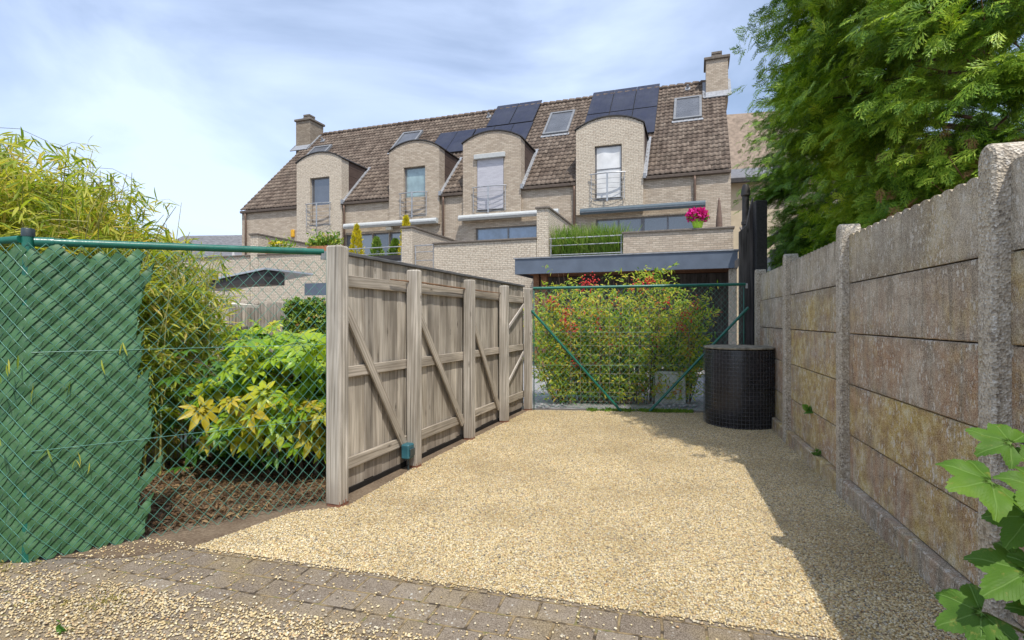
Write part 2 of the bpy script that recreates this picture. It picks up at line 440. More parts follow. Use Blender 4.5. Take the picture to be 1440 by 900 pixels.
def m_slat(name, axis_sum=True, per=.06, a=(.10, .08, .065), b=(.30, .26, .21)):
    k = NT(name, .85, .2); v = k.obj(); s = k.sep(v)
    f = k.n('ShaderNodeMath', operation='FRACT'); k.put(f.inputs[0], k.math('DIVIDE', s[2], per))
    n = k.noise(k.scale(v, (2, 2, 9)), 2.0, 5)
    c = k.ramp(n, [(.3, a), (.7, b)])
    c = k.mix(k.ramp(f.outputs[0], [(0, 1.0), (.1, 0.0)]), c, tuple(x * .35 for x in a))
    return k.done(c, None, k.bump(f.outputs[0], .5, .01))

M = {}
M['gravel'] = m_gravel(); M['stone'] = m_stone(); M['soil'] = m_soil(); M['ground'] = m_soil('bare_ground', (.16, .135, .11), (.28, .245, .20))
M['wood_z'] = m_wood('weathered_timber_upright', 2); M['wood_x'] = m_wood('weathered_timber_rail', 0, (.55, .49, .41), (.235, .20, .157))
M['wood_post'] = m_wood('weathered_timber_post', 2, (.585, .54, .47), (.25, .22, .178))
M['wood_pale'] = m_wood('pale_timber_lath', 0, (.60, .56, .52), (.36, .32, .28))
M['wood_brown'] = m_wood('brown_timber', 1, (.30, .15, .08), (.14, .07, .04))
M['foot'] = m_plain('red_brown_timber_foot', (.26, .12, .075), .9, .2)
M['cpanel'] = m_concrete('old_concrete_panel', 'panel'); M['cpost'] = m_concrete('old_concrete_post', 'post')
M['brick'] = m_brick('beige_brick', 1.04, (1, .985, .965)); M['brick_rough'] = m_brick('lime_washed_brick', 1.14, (1, .99, .97), .85)
M['brick_grey'] = m_brick('grey_brick', .62, (1, .98, .95)); M['tile'] = m_tile()
M['coping'] = m_plain('brown_grey_coping', (.165, .14, .115), .85, .25)
M['green_paint'] = m_plain('green_coated_steel', (.012, .125, .085), .35, .5, 0, .2, 12, .05)
M['green_wire'] = m_plain('green_coated_wire', (.085, .25, .19), .35, .5, 0, .15)
M['dark_cap'] = m_plain('dark_plastic_cap', (.03, .045, .05), .4, .5)
M['zinc'] = m_plain('zinc_flashing', (.30, .31, .325), .55, .4, .2)
M['gal'] = m_plain('galvanised_steel', (.40, .41, .42), .45, .5, .5)
M['gutter'] = m_plain('brown_gutter', (.095, .07, .052), .6, .4)
M['pipe_brown'] = m_plain('brown_downpipe', (.15, .095, .065), .5, .4)
M['cladding'] = m_slat('brown_slate_cladding', True, .42, (.085, .058, .046), (.12, .085, .068))
M['black_metal'] = m_plain('black_metal_edge', (.04, .035, .032), .5, .4)
M['frame'] = m_plain('grey_window_frame', (.17, .17, .18), .5, .4)
M['frame_light'] = m_plain('light_grey_frame', (.19, .195, .20), .5, .4)
M['glass_dark'] = m_glass('dark_glass', (.035, .037, .045), curtain=.12)
M['glass_green'] = m_glass('pale_green_glass', (.23, .32, .31), curtain=.1)
M['glass_curtain'] = m_glass('glass_with_net_curtain', (.1, .11, .12), curtain=.55)
M['glass_blue'] = m_glass('blue_glass', (.10, .15, .23))
M['glass_sky'] = m_plain('roof_window_glass', (.10, .105, .115), .3, .4, 0, .2, 1.5, .02)
M['shutter'] = m_slat('lilac_roller_shutter', True, .055, (.47, .46, .49), (.58, .57, .60))
M['cloth'] = m_plain('white_cloth', (.70, .70, .69), .8, .2, 0, .1, 3.0, .4)
M['awning'] = m_plain('pale_grey_awning_box', (.48, .49, .47), .5, .4, 0, .08)
M['awning_blue'] = m_plain('slate_blue_awning_box', (.085, .115, .135), .5, .4, 0, .1)
M['solar'] = m_solar()
M['black_frame'] = m_plain('black_panel_frame', (.015, .015, .02), .4, .4)
M['fascia'] = m_plain('blue_grey_fascia', (.115, .14, .18), .45, .4, 0, .12, 3.0)
M['render'] = m_plain('beige_render', (.50, .425, .305), .9, .2, 0, .12, 2.0)
M['slate'] = m_slat('grey_slate', True, .16, (.12, .12, .125), (.24, .24, .25))
M['black_wood'] = m_wood('black_stained_timber', 2, (.15, .14, .135), (.05, .045, .043))
M['black_paint'] = m_plain('flaking_black_paint', (.022, .021, .022), .5, .4, 0, .5, 30, .5)
M['dark'] = m_plain('shade_black', (.025, .022, .02), .9, .1)  # near-black standing in for shade in rooms, under boards and behind joints
M['flag'] = m_plain('grey_flagstone', (.30, .29, .285), .9, .2)
M['white'] = m_plain('white_render', (.62, .62, .60), .8, .3, 0, .12, 5)
M['terracotta'] = m_plain('terracotta', (.45, .20, .10), .85, .2)
M['bark'] = m_plain('bark', (.13, .085, .06), .95, .15, 0, .4, 14, .9)
M['twig'] = m_plain('dry_twig', (.22, .13, .075), .95, .15, 0, .35)
M['cane'] = m_plain('bamboo_cane', (.30, .28, .09), .6, .3, 0, .3)
M['stem'] = m_plain('green_stem', (.20, .24, .06), .6, .3, 0, .3)
M['conifer'] = m_leaf('conifer_spray', [(.08, (.035, .085, .010)), (.32, (.095, .20, .018)), (.54, (.25, .40, .03)), (.80, (.52, .62, .07))], .22, .5, .35, 1.6, .35)
M['conifer_dark'] = m_leaf('dark_conifer_spray', [(.08, (.035, .085, .012)), (.34, (.085, .19, .02)), (.58, (.19, .34, .03)), (.85, (.40, .52, .06))], .22, .5, .3, 1.6, .35)
M['dead_spray'] = m_leaf('dead_conifer_spray', [(.1, (.14, .07, .03)), (.6, (.26, .14, .06)), (.9, (.36, .22, .10))], .15, .8, .1)
M['bamboo'] = m_leaf('bamboo_leaf', [(.06, (.14, .22, .03)), (.3, (.27, .35, .045)), (.56, (.46, .49, .075)), (.8, (.64, .58, .12)), (.95, (.68, .48, .14))], .5, .5, .3, 2.5, .8)
M['fatsia'] = m_leaf('broad_palmate_leaf', [(.1, (.16, .32, .025)), (.4, (.29, .47, .03)), (.65, (.45, .56, .04)), (.9, (.68, .58, .05))], .45, .35, .5, 2.5, .6)
M['fatsia_dark'] = m_leaf('dark_broad_leaf', [(.1, (.035, .10, .015)), (.5, (.06, .16, .02)), (.9, (.13, .26, .03))], .35, .4, .45, 2.0, .6)
M['fatsia_yellow'] = m_leaf('yellowing_palmate_leaf', [(.1, (.36, .42, .035)), (.45, (.55, .50, .04)), (.8, (.62, .43, .04)), (.95, (.45, .22, .04))], .42, .4, .45, 2.5, .6)
M['near_leaf'] = m_leaf('lobed_green_leaf', [(.15, (.06, .16, .03)), (.5, (.10, .24, .04)), (.85, (.19, .34, .06))], .35, .42, .45, 4.0, .5)
M['nandina'] = m_leaf('nandina_leaf', [(.04, (.09, .20, .022)), (.3, (.22, .37, .03)), (.55, (.46, .53, .05)), (.80, (.68, .62, .08)), (.92, (.66, .34, .07)), (.985, (.5, .08, .04))], .5, .45, .4, 1.8, .8)
M['ivy'] = m_leaf('ivy_leaf', [(.1, (.07, .16, .02)), (.5, (.18, .31, .03)), (.8, (.38, .46, .05)), (.95, (.38, .20, .06))], .3, .4, .45, 5.0, .8)
M['berry'] = m_plain('red_berry', (.55, .022, .02), .35, .5)
M['gold'] = m_leaf('golden_conifer', [(.1, (.30, .30, .02)), (.5, (.62, .53, .03)), (.9, (.75, .62, .06))], .3, .6, .2)
M['grassy'] = m_leaf('ornamental_grass_blade', [(.1, (.10, .21, .03)), (.5, (.19, .31, .05)), (.9, (.36, .40, .12))], .35, .6, .2)
M['petal'] = m_leaf('magenta_petal', [(.1, (.45, .008, .16)), (.5, (.70, .02, .30)), (.9, (.80, .10, .42))], .3, .6, .2)
M['lime_pot'] = m_plain('lime_green_pot', (.36, .60, .04), .5, .4)
M['litter'] = m_leaf('dry_leaf_litter', [(.1, (.06, .034, .02)), (.4, (.13, .075, .04)), (.7, (.25, .155, .08)), (.95, (.44, .32, .16))], .15, .8, .15)
M['moss'] = m_leaf('low_green_moss', [(.1, (.07, .15, .02)), (.5, (.14, .26, .03)), (.9, (.26, .32, .05))], .3, .7, .2)
M['drygrass'] = m_leaf('yellow_moss', [(.1, (.20, .17, .04)), (.5, (.30, .26, .07)), (.9, (.42, .36, .14))], .3, .7, .2)
M['blue_box'] = m_plain('blue_green_plastic', (.03, .12, .15), .4, .5)
M['cream'] = m_plain('cream_canvas', (.66, .60, .48), .85, .2, 0, .1)
M['yellow'] = m_plain('yellow_plastic', (.65, .35, .02), .5, .4)
M['rust_wire'] = m_plain('rusty_grid_wire', (.34, .25, .18), .7, .3, 0, .4)
M['barrel'] = m_plain('black_plastic', (.018, .019, .023), .26, .55, 0, .45, 4.0, .12)
M['lid'] = m_plain('lichen_grey_lid', (.22, .195, .145), .9, .2, 0, .65, 16, .6)
M['roof_back'] = m_plain('distant_brown_roof', (.26, .20, .15), .9, .2, 0, .3, 3)
M['corr'] = m_plain('pale_grey_sheeting', (.42, .45, .48), .5, .4, .1, .1)
def m_strip():
    k = NT('green_pvc_strip', .5, .3); v = k.obj()
    n = k.noise(v, 3.0, 4); d = k.noise(v, 30, 5, .7)
    c = k.ramp(k.math('ADD', k.math('MULTIPLY', n, .6), k.math('MULTIPLY', k.isl(), .4)), [(.25, (.038, .104, .040)), (.75, (.074, .172, .070))])
    dust = k.ramp(d, [(.48, 0.0), (.75, .35)])
    c = k.mix(dust, c, (.20, .26, .19))
    return k.done(c, k.ramp(d, [(.3, .32), (.7, .6)]), k.bump(d, .25, .003))
M['strip'] = m_strip()

# ------------------------------------------------------------------ camera, light, sky
cam = bpy.data.cameras.new('camera'); co = link('camera', cam, None, (0, 0, 1.43))
co.rotation_euler = (PI / 2, 0, 0); cam.sensor_width = 36; cam.lens = 18.75; cam.clip_start = .05; cam.clip_end = 3000
S.camera = co
SUN_TRAVEL = Vector((-.18, .52, -1.0)).normalized()
to_sun = -SUN_TRAVEL
el = math.asin(to_sun.z); az = math.atan2(to_sun.x, to_sun.y)
sl = bpy.data.lights.new('sun', 'SUN'); so = link('sun', sl, None, (0, 0, 30)); sl.energy = 3.7; sl.angle = math.radians(.5); sl.color = (1.0, .955, .88)
so.rotation_euler = SUN_TRAVEL.to_track_quat('-Z', 'Y').to_euler()
W = bpy.data.worlds.new('World'); S.world = W; W.use_nodes = True
wt = W.node_tree; bg = wt.nodes['Background']
sky = wt.nodes.new('ShaderNodeTexSky'); sky.sky_type = 'NISHITA'; sky.sun_disc = False; sky.sun_elevation = el; sky.sun_rotation = az
sky.air_density = 1.0; sky.dust_density = 1.5; sky.ozone_density = 1.2; sky.altitude = 50
tc = wt.nodes.new('ShaderNodeTexCoord')
mp = wt.nodes.new('ShaderNodeMapping'); mp.inputs['Scale'].default_value = (1.0, 1.0, 2.2); mp.inputs['Location'].default_value = (.3, .2, .1)
wt.links.new(tc.outputs['Generated'], mp.inputs[0])
nz = wt.nodes.new('ShaderNodeTexNoise'); nz.inputs['Scale'].default_value = 1.7; nz.inputs['Detail'].default_value = 6; nz.inputs['Roughness'].default_value = .52; nz.inputs['Distortion'].default_value = .5
wt.links.new(mp.outputs[0], nz.inputs[0])
rp = wt.nodes.new('ShaderNodeValToRGB'); rp.color_ramp.elements[0].position = .36; rp.color_ramp.elements[0].color = (.15, .15, .15, 1)
rp.color_ramp.elements[1].position = .66; rp.color_ramp.elements[1].color = (.66, .66, .66, 1)
wt.links.new(nz.outputs['Fac'], rp.inputs[0])
mx = wt.nodes.new('ShaderNodeMix'); mx.data_type = 'RGBA'
wt.links.new(rp.outputs[0], mx.inputs[0]); wt.links.new(sky.outputs[0], mx.inputs[6]); mx.inputs[7].default_value = (6.5, 7.6, 9.9, 1)
wt.links.new(mx.outputs[2], bg.inputs[0]); bg.inputs[1].default_value = .15
S.view_settings.view_transform = 'Standard'; S.view_settings.look = 'None'; S.view_settings.exposure = 0.2; S.view_settings.gamma = 1.0
S.view_settings.use_curve_mapping = False
S.render.engine = 'CYCLES'
S.cycles.use_denoising = True
S.cycles.max_bounces = 6; S.cycles.transparent_max_bounces = 8; S.cycles.sample_clamp_indirect = 8

# ------------------------------------------------------------------ ground
def sheet(name, poly, z, mat, **k):
    mb = MB(); mb.add([(x, y, z) for x, y in poly], [tuple(range(len(poly)))])
    o = mb.build(name, mat); tag(o, **k); return o
E1 = np.array([.2708, .9626]); E2 = np.array([-.9626, .2708])     # along the concrete wall / towards the drive
W0 = np.array([2.65, 4.29])
D1 = np.array([.347, .938]); D2 = np.array([-.938, .347])          # along the timber fence / behind it
F0 = np.array([-.946, 5.18])
def wl(s, t): p = W0 + E1 * s + E2 * t; return (float(p[0]), float(p[1]))
def fl(s, t): p = F0 + D1 * s + D2 * t; return (float(p[0]), float(p[1]))
sheet('ground', [(-400, -60), (400, -60), (400, 800), (-400, 800)], 0, M['ground'], kind='structure')
# strip of clay pavers runs square to the wall
A = np.array([-1.85, 3.3]); 
def pl(s, t): p = A + np.array([.9626, -.2708]) * s + np.array([.2708, .9626]) * t; return (float(p[0]), float(p[1]))
drive = [pl(-.15, 0), pl(4.1, 0), wl(4.0, .0), (3.55, 8.12), (.42, 8.42), fl(3.4, -.02), fl(0, -.02), fl(-1.15, -.09), (-1.62, 3.95)]
sheet('gravel_driveway', drive, .008, M['gravel'], kind='structure')
sheet('paving', [pl(-3.4, -3.0), pl(7, -3.0), pl(7, .02), pl(.3, .02), pl(-.35, -.02), (-2.6, 3.12), (-4.2, 3.2)], .004, m_pavers(math.atan2(-.2708, .9626)), kind='structure')
sheet('planting_bed', [(-8, 3.35), (-2.86, 3.2), (-2.35, 3.19), (-1.98, 3.34), (-1.62, 3.93), fl(-1.15, -.09), fl(0, -.02), fl(3.4, -.02), fl(3.55, .1), (-2.6, 9.0), (-9, 9.0)], .0065, M['soil'], kind='structure')
sheet('patio', [(-3.0, 5.9), fl(-.2, .5), fl(4, .5), (-.5, 14), (-8, 13), (-6, 7)], .0105, M['flag'], kind='structure')
sheet('courtyard', [(.3, 8.6), (3.7, 8.3), (9, 13), (5, 17), (-2, 19), (-.3, 12)], .006, M['flag'], kind='structure')

# pebbles: real stones lying on the drive and spilled over the pavers
t = (1 + 5 ** .5) / 2
ico = np.array([(-1, t, 0), (1, t, 0), (-1, -t, 0), (1, -t, 0), (0, -1, t), (0, 1, t), (0, -1, -t), (0, 1, -t), (t, 0, -1), (t, 0, 1), (-t, 0, -1), (-t, 0, 1)]) / 1.9
icf = np.array([(0, 11, 5), (0, 5, 1), (0, 1, 7), (0, 7, 10), (0, 10, 11), (1, 5, 9), (5, 11, 4), (11, 10, 2), (10, 7, 6), (7, 1, 8), (3, 9, 4), (3, 4, 2), (3, 2, 6), (3, 6, 8), (3, 8, 9), (4, 9, 5), (2, 4, 11), (6, 2, 10), (8, 6, 7), (9, 8, 1)])
def inside(P, poly):
    x, y = P[:, 0], P[:, 1]; c = np.zeros(len(P), bool); n = len(poly)
    for i in range(n):
        x1, y1 = poly[i]; x2, y2 = poly[(i + 1) % n]
        k = ((y1 > y) != (y2 > y)) & (x < (x2 - x1) * (y - y1) / (y2 - y1 + 1e-12) + x1); c ^= k
    return c
def lump(P, sc, seed):
    r = np.random.default_rng(seed); v = np.zeros(len(P))
    for i in range(6):
        k = r.normal(0, 1, 2) * sc; v += np.sin(P @ k + r.uniform(0, 6.3)) / 6 * 1.6
    return v
def stones(P, size, z):
    n = len(P)
    d = np.c_[RNG.normal(0, 1, (n, 2)), RNG.normal(0, .3, n)]
    Mx = frames(d, np.tile([0., 0, 1], (n, 1)) + RNG.normal(0, .25, (n, 3)), np.c_[size * RNG.uniform(.8, 1.35, n), size * RNG.uniform(.7, 1, n), size * RNG.uniform(.45, .75, n)])
    return instance(ico, icf, np.c_[P, np.full(n, z) + size * .25], Mx)
PB = []; PS = []; PZ = []
def scatter(n, bbox, fn):
    P = np.c_[RNG.uniform(bbox[0], bbox[1], n), RNG.uniform(bbox[2], bbox[3], n)]
    return P[fn(P)]
P = scatter(330000, (-2.0, 3.7, 2.2, 8.5), lambda P: inside(P, drive) & (RNG.uniform(0, 1, len(P)) < np.clip(1.55 - P[:, 1] * .16, .35, 1)))
PB.append(P); PS.append(RNG.uniform(.0036, .0074, len(P)) * (1 + .35 * (RNG.uniform(0, 1, len(P)) < .05)))
# loose stones over the pavers, thick in the lower left, thin on the strip
axx = np.array([.9626, -.2708]); axn = np.array([.2708, .9626])
def spill(P):
    s = (P - A) @ axx; q = (P - A) @ axn
    l = lump(P, 2.6, 3) + .5 * lump(P, 9, 5)
    dens = np.where(q < -.47, np.clip(.62 - np.abs(q + .66) * 1.1 + .62 * l, 0.03, .95) * np.clip(1.35 - np.clip(s - 1.2, 0, 9) * .9, 0, 1), 0)
    dens = np.maximum(dens, np.where((q < .0) & (q > -.5), .02 + .05 * np.clip(l, 0, 1), 0))
    dens = np.maximum(dens, np.where((q < -.3), .05, 0)) 
    dens = np.maximum(dens, np.where((s < -.2) & (q > -.55) & (q < 0), .10 + .12 * np.clip(l, 0, 1), 0))
    dens = np.maximum(dens, np.where(np.abs(q) < .035, .5, 0))
    return (RNG.uniform(0, 1, len(P)) < dens) & (q < .03) & ~((P[:, 1] > 3.15 + (P[:, 0] + 2.86) * .7) & (P[:, 0] < -1.4))
P2 = scatter(110000, (-3.6, 3.2, 1.5, 3.7), spill)
PB.append(P2); PS.append(RNG.uniform(.0032, .0082, len(P2)))
Pall = np.concatenate(PB); Sall = np.concatenate(PS)
V, F = stones(Pall, Sall, .009)
g = np_mesh('gravel', V, F, M['stone'], None, True); tag(g, 'loose yellow and beige gravel covering the driveway', 'gravel', kind='stuff')

# ------------------------------------------------------------------ leaf templates
def lance(L=1.0, w=.12, n=4, droop=.25, fold=.25):
    V = []; F = []
    for i in range(n + 1):
        t = i / n; ww = w * math.sin(PI * (t * .92 + .04)) ** .8; z = -droop * t * t
        V += [(t * L, -ww, z + fold * ww), (t * L, 0, z), (t * L, ww, z + fold * ww)]
    for i in range(n):
        a = 3 * i; F += [(a, a + 1, a + 4, a + 3), (a + 1, a + 2, a + 5, a + 4)]
    return np.array(V), np.array(F)
def palmate(lobes=7, spread=2.5, depth=.55, serr=.0, droop=.3, rings=3, sub=6, lobew=.9):
    V = [(0, 0, 0)]; F = []
    n = lobes * sub
    R = []
    for i in range(n + 1):
        u = i / n; th = -spread + 2 * spread * u
        ph = (u * lobes) % 1.0
        k = 1 - depth * abs(2 * ph - 1) ** lobew if not (i in (0, n)) else 1 - depth
        r = k * (1 - .42 * (abs(th) / PI) ** 1.4)
        if serr: r *= 1 + serr * (1 if i % 2 else -1)
        R.append((th, r))
    for j in range(1, rings + 1):
        q = j / rings
        for th, r in R:
            rr = r * q
            x, y = rr * math.cos(th), rr * math.sin(th)
            ph = ((th + spread) / (2 * spread) * lobes) % 1.0
            V.append((x, y, -droop * rr * rr + .10 * rr * abs(math.cos(PI * ph)) ))
    m = n + 1
    for i in range(n): F.append((0, 1 + i, 2 + i, 2 + i))
    for j in range(rings - 1):
        for i in range(n):
            a = 1 + j * m + i; F.append((a, a + 1, a + 1 + m, a + m))
    return np.array(V), F
def tris(F):
    out = []
    for f in F:
        f = list(dict.fromkeys(f))
        for i in range(1, len(f) - 1): out.append((f[0], f[i], f[i + 1]))
    return np.array(out)
def unit(v): return v / (np.linalg.norm(v, axis=-1, keepdims=True) + 1e-9)
UP = np.array([0., 0, 1.])

# ------------------------------------------------------------------ chain link
def link_wires(mb, x0, x1, z0, z1, w, h, r, warp):
    n = int((x1 - x0) / (w / 2)); m = int((z1 - z0) / (h / 2))
    for i in range(n):
        pts = []
        for k in range(m + 1):
            side = (k + i) % 2
            x = x0 + i * w / 2 + (w / 2 if side else 0)
            z = z1 - k * h / 2
            yy = .0022 * (1 if side else -1)
            pts.append(warp(x, z, yy))
        mb.tube(pts, r, 4, False)
# front left fence: local x runs along it to the right, local y into the garden
LF = empty('chain_link_fence', (-2.86, 3.15, 0), math.atan2(.594, .805), label='green chain link fence half filled with woven green plastic strips, in front of the bamboo', cat='fence')
def bend(x, z, y=0):
    """left of the post the mesh turns back into the garden; the foot of the mesh bellies a little"""
    s = .012 * math.sin(3.1 * x + 1.2) * math.sin(PI * z / 1.9) + .02 * max(0, .25 - z) * math.sin(9 * x)
    if x >= 0.02: return (x, y - s - .03, z)
    a = math.radians(58); t = -(x - .02)
    t2 = max(0., t - .06); k = min(1., t / .06)
    ca, sa = math.cos(a * .55), math.sin(a * .55)
    return (.02 - (t - t2) * ca - t2 * ca - sa * y * k, -.03 + t * sa * .9 * k + y - s, z)
mb = MB(); link_wires(mb, -.9, 1.74, .0, 1.885, .082, .094, .0021, bend); mb.build('mesh', M['green_wire'], LF)
mb = MB(); mb.tube([(.045, 0, 1.895), (1.72, 0, 1.962)], .024, 14); mb.tube([(.03, 0, 1.894), (.12, 0, 1.898)], .029, 14); mb.build('top_rail', M['green_paint'], LF, True, auto=40)
mb = MB(); mb.tube([(-.035, .01, 1.905), (-.12, .07, 1.895), (-.85, .48, 1.86)], .022, 12); mb.build('top_rail', M['green_paint'], LF, True, auto=40)
mb = MB(); mb.lathe([(.030, 0), (.030, 1.925)], (0, .012), 18); po = mb.build('post', M['green_paint'], LF, True, auto=40)
mb = MB(); mb.lathe([(.033, 1.925), (.033, 1.965), (.029, 1.972)], (0, .012), 18); mb.build('post_cap', M['dark_cap'], po, True, auto=40)
mb = MB(); mb.tube([(1.735, -.035, .02), (1.735, -.035, 1.96)], .0055, 8); mb.build('end_rod', M['green_paint'], LF, True)
mb = MB()
for z in (.66, 1.24): mb.tube([bend(x, z, -.004) for x in (0.02, .4, .8, 1.3, 1.73)], .0018, 5)
mb.build('tension_wire', M['green_wire'], LF)
mb = MB(); mb.box(1.70, 1.74, -.02, .0, 1.90, 1.97); mb.box(1.74, 1.80, -.034, -.03, 1.875, 1.945)
mb.build('bracket', M['gal'], LF)
# woven strips: along the rising diagonal of the mesh
w, h = .082, .094
dv = np.array([w / 2, h / 2]); cell = np.linalg.norm(dv); dv = dv / cell; pv = np.array([-dv[1], dv[0]])
row = w / 2 * h / 2 * 2 / cell * 1.0
mb = MB(); r0 = np.array([-.9, 0.0])
for j in range(-8, 46):
    base = np.array([-.9 + j * w, .0]) if False else None
rr = random.Random(5)
nrow = 0
for j in range(-24, 24):
    # row j is the band between two rising wires; it crosses z = 0.02 at x = j*w
    off = j * w
    xe = .575 + rr.uniform(-.04, .045) + (.06 if rr.random() < .15 else 0)
    ze = 1.86 + rr.uniform(-.05, .02)
    s0 = max(0.0, (-.88 - off) / dv[0]); s1 = min((xe + .03 - off) / dv[0], ze / dv[1])
    if s1 - s0 < .12: continue
    if off < -.1 and False: pass
    n = int((s1 - s0) / (cell / 3)) + 2
    vs = []; fs = []
    low = -.0 if off < .46 else .0
    for i in range(n):
        s = s0 + (s1 - s0) * i / (n - 1)
        cx, cz = off + dv[0] * s, .015 + dv[1] * s
        yy = .009 + .0062 * math.cos(PI * s / cell + PI * j)
        hw = row * .52
        for e in (-1, -.4, .4, 1):
            x = min(cx + pv[0] * hw * e, xe + .012 * e); z = max(.006, cz + pv[1] * hw * e)
            crown = -.004 * (1 - e * e)
            vs.append(bend(x, z, yy + crown + .006 * e))
    for i in range(n - 1):
        for e in range(3):
            a = i * 4 + e; fs.append((a, a + 4, a + 5, a + 1))
    mb.add(vs, fs)
mb.build('privacy_strips', M['strip'], LF, True)

# ------------------------------------------------------------------ timber fence
TF_ = empty('wooden_fence', (F0[0], F0[1], 0), math.atan2(D1[1], D1[0]), label='weathered grey timber fence with diagonal braces along the gravel drive', cat='fence')
def post_mb(s, y, hw, hd, z1, dome=.02):
    mb = MB()
    # two grooves on the drive side
    a, b = s - hw, s + hw; c = .012; y0, y1 = y - hd, y + hd
    gx = [a, a + c, s - hw * .36, s - hw * .28, s - hw * .14, s - hw * .06, s + hw * .14, s + hw * .22, s + hw * .42, s + hw * .5, b - c, b]
    gy = [y0 + c, y0, y0, y0 + .007, y0 + .007, y0, y0, y0 + .007, y0 + .007, y0, y0, y0 + c]
    poly = list(zip(gx, gy)) + [(b, y1), (a, y1)]
    z = z1; n = len(poly)
    vs = [(p[0], p[1], .03) for p in poly] + [(p[0], p[1], z - dome) for p in poly] + [(s + (p[0] - s) * .84, y + (p[1] - y) * .84, z) for p in poly]
    fs = [tuple(range(n))[::-1], tuple(range(2 * n, 3 * n))]
    for l in (0, n): fs += [(l + i, l + (i + 1) % n, l + (i + 1) % n + n, l + i + n) for i in range(n)]
    mb.add(vs, fs); return mb
for s, z1, hw, hd in ((-1.14, 2.0, .058, .062), (0, 1.915, .052, .055), (1.27, 1.91, .052, .055), (2.42, 1.91, .052, .055), (3.47, 1.93, .052, .055)):
    p = post_mb(s, 0, hw, hd, z1, .012).build('post', M['wood_post'], TF_)
    f = MB(); f.box(s - hw + .004, s + hw - .004, -hd + .004, hd - .004, 0, .05); f.build('post_foot', M['foot'], p)
rr = random.Random(3)
bays = [(-1.06, -.005), (.0, 1.265), (1.27, 2.415), (2.42, 3.52)]
for a, b in bays:
    mb = MB(); n = max(5, round((b - a) / .135)); wd = (b - a) / n
    for i in range(n):
        x = a + i * wd; y = .10 + rr.uniform(-.004, .004)
        mb.cbox(x + .002, x + wd - .002, y, y + .02, .045 + rr.uniform(-.01, .015), 1.955, .003)
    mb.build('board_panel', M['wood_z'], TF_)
    for z0, z1 in ((.21, .305), (.955, 1.05), (1.70, 1.795)):
        mb = MB(); mb.cbox(a + .003, b - .003, .070, .097, z0 + rr.uniform(-.006, .006), z1, .004); mb.build('rail', M['wood_x'], TF_)
def brace(x0, z0, x1, z1, wd, y0, y1, mat):
    L = math.hypot(x1 - x0, z1 - z0); mb = MB(); mb.cbox(-L / 2, L / 2, y0, y1, -wd / 2, wd / 2, .003)
    o = mb.build('brace', mat, TF_); o.location = ((x0 + x1) / 2, 0, (z0 + z1) / 2); o.rotation_euler = (0, -math.atan2(z1 - z0, x1 - x0), 0)
brace(-1.02, 1.60, -.07, .20, .085, .046, .068, M['wood_x'])
brace(.06, 1.64, 1.20, .20, .085, .046, .068, M['wood_x'])
brace(1.33, 1.64, 2.36, .20, .085, .046, .068, M['wood_x'])
brace(2.49, 1.20, 3.40, 1.66, .045, .050, .068, M['wood_pale'])
brace(2.49, .38, 3.40, .92, .045, .050, .068, M['wood_pale'])
mb = MB(); mb.cbox(-1.035, -.97, .04, .069, .06, 1.93, .004); mb.build('upright', M['wood_z'], TF_)
mb = MB(); mb.cbox(-1.06, 3.53, .075, .15, 1.957, 1.985, .004); mb.build('coping', m_plain('grey_timber_cap', (.13, .13, .13), .8, .3), TF_)
mb = MB(); mb.box(-1.05, 3.4, .085, .12, .0, .05); mb.build('gap_shade_strip', M['dark'], TF_)  # dark strip painted in as the shade of the gap below the boards
# outdoor socket hanging on the fence
so_ = empty('socket_box', fl(-.115, -.0) + (.185,), math.atan2(D1[1], D1[0]), label='small blue green outdoor socket box low on the timber fence', cat='socket')
mb = MB(); mb.cbox(-.055, .055, -.035, .05, -.07, .07, .012); b_ = mb.build('housing', M['blue_box'], so_)
mb = MB(); mb.cbox(-.04, .04, -.05, -.036, -.045, .03, .005); mb.build('flap', M['dark_cap'], so_)
mb = MB(); mb.tube([(0, .0, -.07), (.0, .0, -.19)], .01, 8); mb.build('cable', M['dark_cap'], so_)
st = MB(); st.tube([fl(-.35, .045) + (1.80,), fl(.2, .03) + (1.807,), fl(.9, .04) + (1.803,), fl(1.9, .035) + (1.80,), fl(2.7, .04) + (1.808,)], [.006, .009, .010, .008, .004], 6)
tag(st.build('dry_stick', M['twig']), 'long thin brown stick lying on the top rail of the timber fence', 'stick')

# ------------------------------------------------------------------ concrete wall
CW = empty('concrete_wall', (W0[0], W0[1], 0), math.atan2(E1[1], E1[0]), label='old concrete panel wall with rust stains and scalloped top along the right of the drive', cat='wall')
ps = [-6.1, -4.06, -2.03, 0, 2.0, 3.98]
rr = random.Random(9)
for s in ps:
    mb = MB(); n = 10; z1 = 2.20; hw = .062
    prof = [(s - hw, 0), (s - hw, z1 - .07)] + [(s - hw * math.cos(PI * i / n), z1 - .07 + .07 * math.sin(PI * i / n)) for i in range(1, n)] + [(s + hw, z1 - .07), (s + hw, 0)]
    y0, y1, c = -.12, .025, .012
    N = len(prof)
    def ins(p, k): return (s + (p[0] - s) * (1 - k / hw), p[1] - (k if p[1] > .5 else 0))
    vs = [(p[0], y0, p[1]) for p in prof] + [(p[0], y1 - c, p[1]) for p in prof] + [(ins(p, c)[0], y1, ins(p, c)[1]) for p in prof]
    fs = [tuple(range(N)), tuple(range(2 * N, 3 * N))[::-1]]
    for l in (0, N): fs += [(l + i, l + (i + 1) % N, l + (i + 1) % N + N, l + i + N) for i in range(N)]
    mb.add(vs, fs); mb.build('post', M['cpost'], CW)
zs = [.165, .525, .925, 1.325, 1.725]
